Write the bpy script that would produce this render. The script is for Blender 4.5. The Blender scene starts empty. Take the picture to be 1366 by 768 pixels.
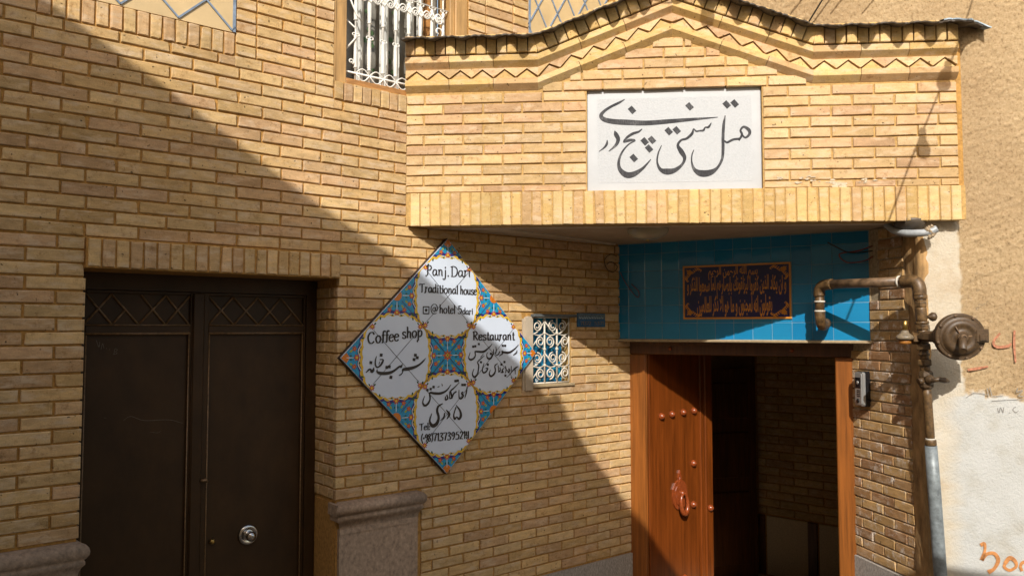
import bpy, math, random
import numpy as np
from mathutils import Matrix, Vector, Euler, noise
random.seed(7)
SC = bpy.context.scene
COL = SC.collection
PI = math.pi

# ---------------------------------------------------------------- camera
EYE = 1.95
PITCH = math.atan(54/1050.)
cam_data = bpy.data.cameras.new('camera')
cam = bpy.data.objects.new('camera', cam_data)
COL.objects.link(cam)
cam.location = (0, 0, EYE)
cam.rotation_euler = (PI/2 + PITCH, 0, 0)
cam_data.sensor_width = 36
cam_data.lens = 36*1050/1366.
cam_data.clip_end = 600
cam_data.clip_start = 0.05
SC.camera = cam

# ---------------------------------------------------------------- sky, sun, exposure
SUN_D = Vector((0.10, 1.0, -0.70)).normalized()
elev = math.asin(-SUN_D.z)
world = bpy.data.worlds.new('World')
SC.world = world
world.use_nodes = True
wn = world.node_tree.nodes; wl = world.node_tree.links
bg = wn['Background']
sky = wn.new('ShaderNodeTexSky')
sky.sky_type = 'NISHITA'
sky.sun_disc = False
sky.sun_elevation = elev
sky.sun_rotation = math.radians(180) + math.atan2(0.10, 1.0)
sky.air_density = 1.0
sky.dust_density = 2.0
sky.ozone_density = 1.0
haze = wn.new('ShaderNodeMixRGB'); haze.blend_type = 'MULTIPLY'; haze.inputs[0].default_value = 1.0; haze.inputs[2].default_value = (1.13, 1.0, 0.82, 1)   # dusty warm air
wl.new(sky.outputs[0], haze.inputs[1]); wl.new(haze.outputs[0], bg.inputs[0])
bg.inputs[1].default_value = 0.13
sun_data = bpy.data.lights.new('sun', 'SUN')
sun_data.energy = 3.0
sun_data.angle = math.radians(0.38)
sun_data.color = (1.0, 0.955, 0.885)
sun = bpy.data.objects.new('sun', sun_data)
COL.objects.link(sun)
sun.rotation_euler = (-SUN_D).to_track_quat('Z', 'Y').to_euler()
sun.location = (-3, -20, 20)
SC.view_settings.view_transform = 'Standard'
SC.view_settings.look = 'None'
SC.view_settings.exposure = 0.74
SC.view_settings.gamma = 1
SC.cycles.max_bounces = 6

# ---------------------------------------------------------------- wall frames (plan positions in metres)
class Frame:
    def __init__(s, ox, oy, deg):
        s.o = (ox, oy); s.a = math.radians(deg)
        s.c = math.cos(s.a); s.s = math.sin(s.a)
    def pt(s, u, out=0.0):
        return (s.o[0] + u*s.c + out*s.s, s.o[1] + u*s.s - out*s.c)
    def w(s, u, out, z):
        x, y = s.pt(u, out); return Vector((x, y, z))
FA = Frame(-0.5890, 4.3100, 38.9)      # long house wall
FC = Frame(-0.5890, 4.3100, -4.9)      # canopy front
FD = Frame(0.7269, 5.3717, -30.5)      # blue tiled lintel
FE = Frame(2.0829, 4.5729, -79.6)      # brick pier
FG = Frame(0.8111, 5.4397, -28.94)     # wooden door plane
FF = Frame(FC.pt(0, -0.06)[0], FC.pt(0, -0.06)[1], -4.9)   # stucco wall
FS = Frame(FA.pt(0.257, 0)[0], FA.pt(0.257, 0)[1], 38.9)

# ---------------------------------------------------------------- materials
def mat(name):
    m = bpy.data.materials.new(name); m.use_nodes = True
    return m, m.node_tree.nodes, m.node_tree.links, m.node_tree.nodes['Principled BSDF']
def N(nt, t, **k):
    n = nt.new(t)
    for a, b in k.items():
        if a.startswith('i_'): n.inputs[a[2:].replace('_', ' ')].default_value = b
        elif a.startswith('n'): n.inputs[int(a[1:])].default_value = b
        else: setattr(n, a, b)
    return n
def ramp(nt, stops, interp='LINEAR'):
    r = nt.new('ShaderNodeValToRGB'); r.color_ramp.interpolation = interp
    e = r.color_ramp.elements
    while len(e) > 1: e.remove(e[-1])
    e[0].position = stops[0][0]; e[0].color = (*stops[0][1], 1) if len(stops[0][1]) == 3 else stops[0][1]
    for p, c in stops[1:]:
        q = e.new(p); q.color = (*c, 1)
    return r
def simple(name, col, rough=0.6, metal=0.0, nscale=40, namt=0.15, bump=0.0, spec=0.5, stretch=(1, 1, 1), bdist=0.002):
    """plain paint, metal or wood with a little grain so that no surface is flat"""
    m, nt, lk, b = mat(name)
    geo = nt.new('ShaderNodeNewGeometry')
    mp = N(nt, 'ShaderNodeMapping'); mp.inputs['Scale'].default_value = stretch
    lk.new(geo.outputs['Position'], mp.inputs[0])
    n1 = N(nt, 'ShaderNodeTexNoise', i_Scale=nscale, i_Detail=6.0, i_Roughness=0.65)
    lk.new(mp.outputs[0], n1.inputs['Vector'])
    r = ramp(nt, [(0.25, tuple(c*(1-namt*1.6) for c in col)), (0.75, tuple(min(1, c*(1+namt)) for c in col))])
    lk.new(n1.outputs[0], r.inputs[0]); lk.new(r.outputs[0], b.inputs['Base Color'])
    b.inputs['Roughness'].default_value = rough; b.inputs['Metallic'].default_value = metal
    b.inputs['Specular IOR Level'].default_value = spec
    if bump:
        bp = N(nt, 'ShaderNodeBump', i_Strength=bump, i_Distance=bdist)
        lk.new(n1.outputs[0], bp.inputs['Height']); lk.new(bp.outputs[0], b.inputs['Normal'])
    return m
def brick_material(name, palette, lime=0.0, grain=1.0):
    m, nt, lk, b = mat(name)
    geo = nt.new('ShaderNodeNewGeometry'); oi = nt.new('ShaderNodeObjectInfo')
    ad = N(nt, 'ShaderNodeMath', operation='ADD'); lk.new(geo.outputs['Random Per Island'], ad.inputs[0]); lk.new(oi.outputs['Random'], ad.inputs[1])
    fr = N(nt, 'ShaderNodeMath', operation='FRACT'); lk.new(ad.outputs[0], fr.inputs[0])
    n = len(palette)
    pal = ramp(nt, [(i/n, c) for i, c in enumerate(palette)], 'CONSTANT'); lk.new(fr.outputs[0], pal.inputs[0])
    # second random for brightness
    m2 = N(nt, 'ShaderNodeMath', operation='MULTIPLY', n1=37.7); lk.new(fr.outputs[0], m2.inputs[0])
    f2 = N(nt, 'ShaderNodeMath', operation='FRACT'); lk.new(m2.outputs[0], f2.inputs[0])
    # coordinates shifted per brick, grain drawn out along the brick
    sh = N(nt, 'ShaderNodeMath', operation='MULTIPLY', n1=61.0); lk.new(fr.outputs[0], sh.inputs[0])
    va = N(nt, 'ShaderNodeVectorMath', operation='ADD'); lk.new(geo.outputs['Position'], va.inputs[0]); lk.new(sh.outputs[0], va.inputs[1])
    mp = N(nt, 'ShaderNodeMapping'); mp.inputs['Scale'].default_value = (1, 1, 3.2); lk.new(va.outputs[0], mp.inputs[0])
    streak = N(nt, 'ShaderNodeTexNoise', i_Scale=14.0, i_Detail=5.0, i_Roughness=0.6); lk.new(mp.outputs[0], streak.inputs['Vector'])
    fine = N(nt, 'ShaderNodeTexNoise', i_Scale=170.0, i_Detail=4.0, i_Roughness=0.7); lk.new(va.outputs[0], fine.inputs['Vector'])
    big = N(nt, 'ShaderNodeTexNoise', i_Scale=1.3, i_Detail=3.0); lk.new(geo.outputs['Position'], big.inputs['Vector'])
    mr = N(nt, 'ShaderNodeMapRange'); mr.inputs[1].default_value = 0.28; mr.inputs[2].default_value = 0.72; mr.inputs[3].default_value = 1-0.24*grain; mr.inputs[4].default_value = 1+0.16*grain
    lk.new(streak.outputs[0], mr.inputs[0])
    mf = N(nt, 'ShaderNodeMapRange'); mf.inputs[1].default_value = 0.3; mf.inputs[2].default_value = 0.7; mf.inputs[3].default_value = 0.88; mf.inputs[4].default_value = 1.10
    lk.new(fine.outputs[0], mf.inputs[0])
    mb = N(nt, 'ShaderNodeMapRange'); mb.inputs[1].default_value = 0.3; mb.inputs[2].default_value = 0.7; mb.inputs[3].default_value = 0.84; mb.inputs[4].default_value = 1.10
    lk.new(big.outputs[0], mb.inputs[0])
    m3 = N(nt, 'ShaderNodeMapRange'); m3.inputs[3].default_value = 0.86; m3.inputs[4].default_value = 1.12; lk.new(f2.outputs[0], m3.inputs[0])
    p1 = N(nt, 'ShaderNodeMath', operation='MULTIPLY'); lk.new(mr.outputs[0], p1.inputs[0]); lk.new(mf.outputs[0], p1.inputs[1])
    p2 = N(nt, 'ShaderNodeMath', operation='MULTIPLY'); lk.new(p1.outputs[0], p2.inputs[0]); lk.new(m3.outputs[0], p2.inputs[1])
    p3 = N(nt, 'ShaderNodeMath', operation='MULTIPLY'); lk.new(p2.outputs[0], p3.inputs[0]); lk.new(mb.outputs[0], p3.inputs[1])
    sc = N(nt, 'ShaderNodeVectorMath', operation='SCALE'); lk.new(pal.outputs[0], sc.inputs[0]); lk.new(p3.outputs[0], sc.inputs['Scale'])
    # pale bloom and pinkish patches inside one brick
    pk = N(nt, 'ShaderNodeTexNoise', i_Scale=9.0, i_Detail=4.0, i_Roughness=0.7); lk.new(mp.outputs[0], pk.inputs['Vector'])
    rk = ramp(nt, [(0.50, (0, 0, 0)), (0.66, (0.55, 0.55, 0.55))]); lk.new(pk.outputs[0], rk.inputs[0])
    mx = N(nt, 'ShaderNodeMixRGB', n2=(0.60, 0.47, 0.33, 1)); lk.new(rk.outputs[0], mx.inputs[0]); lk.new(sc.outputs[0], mx.inputs[1])
    # smudges of dust and soot
    sm = N(nt, 'ShaderNodeTexNoise', i_Scale=24.0, i_Detail=6.0, i_Roughness=0.8); lk.new(va.outputs[0], sm.inputs['Vector'])
    rs = ramp(nt, [(0.33, (0.70, 0.63, 0.56)), (0.46, (1, 1, 1))]); lk.new(sm.outputs[0], rs.inputs[0])
    ms = N(nt, 'ShaderNodeMixRGB', blend_type='MULTIPLY', n0=1.0); lk.new(mx.outputs[0], ms.inputs[1]); lk.new(rs.outputs[0], ms.inputs[2]); mx = ms
    # dark pits
    pit = N(nt, 'ShaderNodeTexNoise', i_Scale=60.0, i_Detail=2.0); lk.new(va.outputs[0], pit.inputs['Vector'])
    rp = ramp(nt, [(0.24, (0.22, 0.22, 0.22)), (0.31, (1, 1, 1))]); lk.new(pit.outputs[0], rp.inputs[0])
    mu = N(nt, 'ShaderNodeMixRGB', blend_type='MULTIPLY', n0=1.0); lk.new(mx.outputs[0], mu.inputs[1]); lk.new(rp.outputs[0], mu.inputs[2])
    out = mu.outputs[0]
    if lime:
        ln = N(nt, 'ShaderNodeTexNoise', i_Scale=16.0, i_Detail=7.0, i_Roughness=0.75); lk.new(geo.outputs['Position'], ln.inputs['Vector'])
        rl = ramp(nt, [(0.54, (0, 0, 0)), (0.66, (lime, lime, lime))]); lk.new(ln.outputs[0], rl.inputs[0])
        ml = N(nt, 'ShaderNodeMixRGB', n2=(0.72, 0.68, 0.62, 1)); lk.new(rl.outputs[0], ml.inputs[0]); lk.new(out, ml.inputs[1]); out = ml.outputs[0]
    lk.new(out, b.inputs['Base Color'])
    b.inputs['Roughness'].default_value = 0.88; b.inputs['Specular IOR Level'].default_value = 0.13
    hs = N(nt, 'ShaderNodeMath', operation='ADD'); lk.new(streak.outputs[0], hs.inputs[0]); lk.new(fine.outputs[0], hs.inputs[1])
    hp = N(nt, 'ShaderNodeMath', operation='ADD'); lk.new(hs.outputs[0], hp.inputs[0]); lk.new(rp.outputs[0], hp.inputs[1])
    bp = N(nt, 'ShaderNodeBump', i_Strength=0.55, i_Distance=0.0022); lk.new(hp.outputs[0], bp.inputs['Height']); lk.new(bp.outputs[0], b.inputs['Normal'])
    return m
PAL_HOUSE = [(0.584, 0.397, 0.189), (0.544, 0.359, 0.159), (0.614, 0.430, 0.219), (0.564, 0.378, 0.185), (0.554, 0.364, 0.189), (0.594, 0.406, 0.194), (0.525, 0.335, 0.172), (0.604, 0.416, 0.198), (0.574, 0.378, 0.172), (0.540, 0.345, 0.185)]
PAL_CANOPY = [(0.590, 0.410, 0.216), (0.565, 0.383, 0.188), (0.620, 0.442, 0.244), (0.580, 0.397, 0.208), (0.560, 0.366, 0.200), (0.600, 0.415, 0.204), (0.530, 0.339, 0.188)]
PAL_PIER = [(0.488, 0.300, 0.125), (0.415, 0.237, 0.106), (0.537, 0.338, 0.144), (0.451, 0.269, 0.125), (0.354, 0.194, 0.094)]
M = {}
M['brick_house'] = brick_material('house_brick_clay', PAL_HOUSE)
M['brick_canopy'] = brick_material('canopy_brick_clay', PAL_CANOPY, grain=0.6)
M['soldier'] = brick_material('soldier_brick_clay', [(0.60, 0.42, 0.18), (0.56, 0.375, 0.15), (0.53, 0.345, 0.17), (0.62, 0.45, 0.215), (0.585, 0.395, 0.165)], grain=0.6)
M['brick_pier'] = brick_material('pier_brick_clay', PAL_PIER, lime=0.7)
M['mortar'] = simple('ochre_mortar', (0.44, 0.235, 0.06), 0.95, nscale=60, namt=0.3, bump=0.6)
M['mortar_canopy'] = simple('golden_mortar', (0.47, 0.295, 0.105), 0.95, nscale=60, namt=0.25, bump=0.6)
M['mortar_pier'] = simple('dusty_mortar', (0.42, 0.33, 0.21), 0.95, nscale=60, namt=0.35, bump=0.6)
M['lime'] = simple('lime_bloom', (0.55, 0.46, 0.33), 0.95, nscale=120, namt=0.3)
M['mosaic'] = simple('cream_glazed_tile', (0.60, 0.44, 0.23), 0.45, nscale=5, namt=0.12)
M['mosaic_strip'] = simple('blue_grey_strip', (0.21, 0.27, 0.36), 0.5, nscale=25, namt=0.25)
M['gate'] = simple('dark_brown_enamel', (0.046, 0.023, 0.0075), 0.5, nscale=7, namt=0.25, bump=0.12, spec=0.22, stretch=(1, 1, 0.6), bdist=0.006)
M['gate_trim'] = simple('dark_brown_bar', (0.20, 0.115, 0.05), 0.45, nscale=60, namt=0.4)
M['chalk'] = simple('chalk_scratch', (0.16, 0.13, 0.10), 0.9, nscale=300, namt=0.4)
M['chrome'] = simple('worn_chrome', (0.55, 0.53, 0.50), 0.16, 1.0, 30, 0.15)
M['brass'] = simple('old_brass', (0.42, 0.27, 0.08), 0.35, 0.9, 60, 0.3)
M['stone'] = simple('brown_grey_stone', (0.41, 0.295, 0.205), 0.85, nscale=55, namt=0.32, bump=0.6, stretch=(1, 1, 0.8), bdist=0.003)
M['stone_base'] = simple('grey_stone_band', (0.38, 0.34, 0.30), 0.85, nscale=110, namt=0.4, bump=1.0, stretch=(1.6, 1.6, 0.5), bdist=0.004)
M['white_paint'] = simple('white_iron_paint', (0.78, 0.76, 0.70), 0.45, nscale=80, namt=0.1)
M['cream_iron'] = simple('cream_iron_paint', (0.66, 0.60, 0.50), 0.5, nscale=80, namt=0.15)
M['frame_wood'] = simple('honey_window_wood', (0.46, 0.27, 0.10), 0.55, nscale=28, namt=0.3, bump=0.3, stretch=(1, 1, 0.12))
M['sill_wood'] = simple('orange_sill_wood', (0.42, 0.20, 0.06), 0.5, nscale=20, namt=0.4, stretch=(0.5, 0.5, 3))
M['curtain'] = simple('white_curtain', (0.62, 0.62, 0.58), 0.9, nscale=12, namt=0.1)
M['greenery'] = simple('green_leaf_paint', (0.05, 0.10, 0.035), 0.7, nscale=25, namt=0.5)
M['door_wood'] = simple('varnished_orange_wood', (0.25, 0.080, 0.013), 0.38, nscale=48, namt=0.36, bump=0.4, stretch=(1, 1, 0.045))
M['leaf_wood'] = simple('varnished_red_wood', (0.175, 0.042, 0.006), 0.30, nscale=48, namt=0.36, bump=0.4, stretch=(1, 1, 0.045))
M['door_dark'] = simple('dark_varnished_wood', (0.12, 0.042, 0.010), 0.45, nscale=40, namt=0.4, stretch=(1, 1, 0.07))
M['stud'] = simple('red_brown_enamel', (0.25, 0.055, 0.014), 0.24, nscale=60, namt=0.2)
M['tile_blue'] = None
M['ledge'] = simple('tan_ledge', (0.38, 0.29, 0.17), 0.5, nscale=50, namt=0.2)
M['soffit'] = simple('soffit_plaster', (0.44, 0.33, 0.225), 0.8, nscale=7, namt=0.12, bump=0.2)
M['batten'] = simple('painted_batten', (0.60, 0.50, 0.38), 0.7, nscale=15, namt=0.15)
M['roof'] = simple('brown_roof_sheet', (0.070, 0.052, 0.036), 0.6, nscale=30, namt=0.4)
M['roof_blue'] = simple('pale_blue_flashing', (0.36, 0.45, 0.52), 0.5, nscale=30, namt=0.3)
M['marble'] = simple('white_marble', (0.43, 0.445, 0.46), 0.4, nscale=5, namt=0.06, bump=0.08)
M['marble_field'] = simple('stippled_marble', (0.425, 0.44, 0.455), 0.6, nscale=110, namt=0.06, bump=1.0)
M['plaster'] = simple('cream_plaster', (0.47, 0.39, 0.29), 0.85, nscale=9, namt=0.16, bump=0.35, bdist=0.004)
M['dirty_plaster'] = simple('dirty_plaster', (0.42, 0.25, 0.10), 0.9, nscale=14, namt=0.5, bump=0.9, stretch=(1, 1, 0.4), bdist=0.008)
M['pipe'] = simple('brown_pipe_paint', (0.12, 0.068, 0.026), 0.46, nscale=45, namt=0.55, bump=0.2)
M['pipe_worn'] = simple('worn_brown_pipe', (0.16, 0.10, 0.055), 0.42, nscale=25, namt=0.7, bump=0.4)
M['regulator'] = simple('dark_brown_cast', (0.075, 0.043, 0.018), 0.5, nscale=70, namt=0.35, bump=0.3)
M['pipe_grey'] = simple('grey_steel_sleeve', (0.22, 0.25, 0.26), 0.5, 0.2, nscale=30, namt=0.35)
M['putty'] = simple('white_sealant', (0.60, 0.56, 0.48), 0.8, nscale=60, namt=0.2)
M['grey_plastic'] = simple('grey_conduit', (0.34, 0.36, 0.37), 0.4, nscale=20, namt=0.2)
M['rag'] = simple('dusty_rag', (0.36, 0.27, 0.17), 0.95, nscale=60, namt=0.5, bump=1.0, bdist=0.005)
M['silver'] = simple('silver_plastic', (0.42, 0.42, 0.41), 0.32, 0.5, nscale=60, namt=0.06)
M['black'] = simple('black_plastic', (0.012, 0.012, 0.014), 0.15, nscale=60, namt=0.2)
M['dark_cable'] = simple('dark_cable', (0.02, 0.018, 0.016), 0.6, nscale=60, namt=0.2)
M['red_cable'] = simple('red_cable', (0.24, 0.03, 0.015), 0.5, nscale=60, namt=0.2)
M['ground'] = simple('grey_paving', (0.26, 0.205, 0.145), 0.9, nscale=20, namt=0.3, bump=0.5)
M['opposite'] = simple('tan_render', (0.66, 0.49, 0.31), 0.9, nscale=4, namt=0.15)
M['floor_in'] = simple('corridor_stone_floor', (0.52, 0.40, 0.27), 0.6, nscale=8, namt=0.2)
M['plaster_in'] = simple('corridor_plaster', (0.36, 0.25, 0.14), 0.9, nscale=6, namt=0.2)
M['panel_in'] = simple('corridor_grey_panel', (0.66, 0.54, 0.38), 0.8, nscale=90, namt=0.2)
M['ink'] = simple('black_brush_paint', (0.018, 0.011, 0.009), 0.4, nscale=200, namt=0.3)
M['red_spray'] = simple('red_spray_paint', (0.43, 0.18, 0.10), 0.9, nscale=90, namt=0.4)
M['orange_spray'] = simple('orange_spray_paint', (0.52, 0.22, 0.07), 0.9, nscale=40, namt=0.35)
M['pencil'] = simple('pencil_line', (0.27, 0.26, 0.24), 0.9, nscale=200, namt=0.4)
def engraved():
    m, nt, lk, b = mat('engraved_grey_letter')
    geo = nt.new('ShaderNodeNewGeometry')
    n1 = N(nt, 'ShaderNodeTexNoise', i_Scale=14.0, i_Detail=5.0, i_Roughness=0.7); lk.new(geo.outputs['Position'], n1.inputs['Vector'])
    mp = N(nt, 'ShaderNodeMapping'); mp.inputs['Scale'].default_value = (260, 260, 30); lk.new(geo.outputs['Position'], mp.inputs[0])
    n2 = N(nt, 'ShaderNodeTexNoise', i_Scale=1.0, i_Detail=2.0); lk.new(mp.outputs[0], n2.inputs['Vector'])
    a = N(nt, 'ShaderNodeMath', operation='MULTIPLY_ADD', n1=0.5, n2=0.0); lk.new(n2.outputs[0], a.inputs[0]); lk.new(n1.outputs[0], a.inputs[2])
    r = ramp(nt, [(0.66, (0.022, 0.022, 0.026)), (0.86, (0.055, 0.055, 0.06)), (1.0, (0.16, 0.16, 0.16))]); lk.new(a.outputs[0], r.inputs[0])
    lk.new(r.outputs[0], b.inputs['Base Color']); b.inputs['Roughness'].default_value = 0.8
    return m
M['engraved'] = engraved()
def glazed(name, cols, rough=0.07, coat=0.6, scale=7):
    m, nt, lk, b = mat(name)
    geo = nt.new('ShaderNodeNewGeometry'); oi = nt.new('ShaderNodeObjectInfo')
    r = ramp(nt, [(i/max(1, len(cols)-1), c) for i, c in enumerate(cols)]); lk.new(oi.outputs['Random'], r.inputs[0])
    n1 = N(nt, 'ShaderNodeTexNoise', i_Scale=scale, i_Detail=3.0); lk.new(geo.outputs['Position'], n1.inputs['Vector'])
    mr = N(nt, 'ShaderNodeMapRange'); mr.inputs[3].default_value = 0.9; mr.inputs[4].default_value = 1.1; lk.new(n1.outputs[0], mr.inputs[0])
    sc = N(nt, 'ShaderNodeVectorMath', operation='SCALE'); lk.new(r.outputs[0], sc.inputs[0]); lk.new(mr.outputs[0], sc.inputs['Scale'])
    lk.new(sc.outputs[0], b.inputs['Base Color']); b.inputs['Roughness'].default_value = rough
    bp = N(nt, 'ShaderNodeBump', i_Strength=0.08, i_Distance=0.01); lk.new(n1.outputs[0], bp.inputs['Height']); lk.new(bp.outputs[0], b.inputs['Normal'])
    return m
M['tile_blue'] = glazed('turquoise_glazed_tile', [(0.008, 0.175, 0.37), (0.014, 0.235, 0.45), (0.008, 0.185, 0.385), (0.016, 0.215, 0.40), (0.009, 0.20, 0.43)])
M['sign_white'] = glazed('white_glazed_tile', [(0.58, 0.65, 0.77), (0.60, 0.67, 0.78)], rough=0.16)
def flat(name, col, rough=0.2, namt=0.1, nscale=60): 
    return simple(name, col, rough, nscale=nscale, namt=namt)
M['s_turq'] = flat('turquoise_glaze', (0.009, 0.27, 0.50), namt=0.3)
M['s_navy'] = flat('navy_glaze', (0.022, 0.018, 0.17))
M['s_yellow'] = flat('yellow_glaze', (0.66, 0.41, 0.025))
M['s_orange'] = flat('orange_glaze', (0.58, 0.17, 0.012))
M['s_red'] = flat('red_glaze', (0.42, 0.05, 0.03))
M['s_green'] = flat('dark_green_glaze', (0.012, 0.07, 0.03))
M['s_lime'] = flat('lime_glaze', (0.28, 0.36, 0.04))
M['s_vine'] = flat('white_vine_glaze', (0.58, 0.66, 0.68))
M['swirl_turquoise'] = flat('swirl_turquoise', (0.015, 0.33, 0.55))
M['p_navy'] = flat('panel_navy_glaze', (0.012, 0.008, 0.075))
M['p_orange'] = flat('panel_orange_glaze', (0.66, 0.26, 0.025))
M['glass_dark'] = simple('dark_window_glass', (0.24, 0.225, 0.19), 0.25, nscale=4, namt=0.5)
M['swirl_blue'] = simple('swirled_blue_glass', (0.01, 0.13, 0.26), 0.2, nscale=30, namt=0.5)
def stucco():
    m, nt, lk, b = mat('alley_stucco')
    tc = nt.new('ShaderNodeTexCoord'); sep = nt.new('ShaderNodeSeparateXYZ'); lk.new(tc.outputs['Object'], sep.inputs[0])
    def noise_(s, d=4.0, r=0.6):
        n = N(nt, 'ShaderNodeTexNoise', i_Scale=s, i_Detail=d, i_Roughness=r); lk.new(tc.outputs['Object'], n.inputs['Vector']); return n
    at = nt.new('ShaderNodeAttribute'); at.attribute_name = 'zone'
    s3 = nt.new('ShaderNodeSeparateColor'); lk.new(at.outputs['Color'], s3.inputs[0])
    rough_c = ramp(nt, [(0.32, (0.19, 0.12, 0.06)), (0.45, (0.36, 0.26, 0.145)), (0.58, (0.41, 0.30, 0.175)), (0.70, (0.52, 0.41, 0.26))]); lk.new(noise_(70, 6, 0.75).outputs[0], rough_c.inputs[0])
    rbig = ramp(nt, [(0.35, (0.88, 0.84, 0.80)), (0.65, (1.05, 1.05, 1.04))]); lk.new(noise_(1.6, 3).outputs[0], rbig.inputs[0])
    rc = N(nt, 'ShaderNodeMixRGB', blend_type='MULTIPLY', n0=1.0); lk.new(rough_c.outputs[0], rc.inputs[1]); lk.new(rbig.outputs[0], rc.inputs[2])
    # grime specks on the coarse coat
    g = ramp(nt, [(0.55, (0, 0, 0)), (0.72, (0.75, 0.75, 0.75))]); lk.new(noise_(22, 5, 0.8).outputs[0], g.inputs[0])
    gm = N(nt, 'ShaderNodeMath', operation='MULTIPLY'); lk.new(g.outputs[0], gm.inputs[0]); lk.new(s3.outputs[2], gm.inputs[1])
    rg = N(nt, 'ShaderNodeMixRGB', n2=(0.10, 0.09, 0.075, 1)); lk.new(gm.outputs[0], rg.inputs[0]); lk.new(rc.outputs[0], rg.inputs[1])
    low_c = ramp(nt, [(0.3, (0.41, 0.39, 0.34)), (0.5, (0.475, 0.475, 0.45)), (0.7, (0.50, 0.50, 0.48))]); lk.new(noise_(5, 6, 0.65).outputs[0], low_c.inputs[0])
    strip_c = ramp(nt, [(0.3, (0.45, 0.35, 0.235)), (0.5, (0.53, 0.465, 0.36)), (0.7, (0.565, 0.525, 0.445))]); lk.new(noise_(4, 6, 0.7).outputs[0], strip_c.inputs[0])
    a = N(nt, 'ShaderNodeMixRGB'); lk.new(s3.outputs[0], a.inputs[0]); lk.new(rg.outputs[0], a.inputs[1]); lk.new(low_c.outputs[0], a.inputs[2])
    c = N(nt, 'ShaderNodeMixRGB'); lk.new(s3.outputs[1], c.inputs[0]); lk.new(a.outputs[0], c.inputs[1]); lk.new(strip_c.outputs[0], c.inputs[2])
    lk.new(c.outputs[0], b.inputs['Base Color']); b.inputs['Roughness'].default_value = 0.92; b.inputs['Specular IOR Level'].default_value = 0.2
    bp = N(nt, 'ShaderNodeBump', i_Strength=0.9, i_Distance=0.007); lk.new(noise_(70, 5, 0.75).outputs[0], bp.inputs['Height']); lk.new(bp.outputs[0], b.inputs['Normal'])
    return m
M['stucco'] = stucco()

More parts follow.
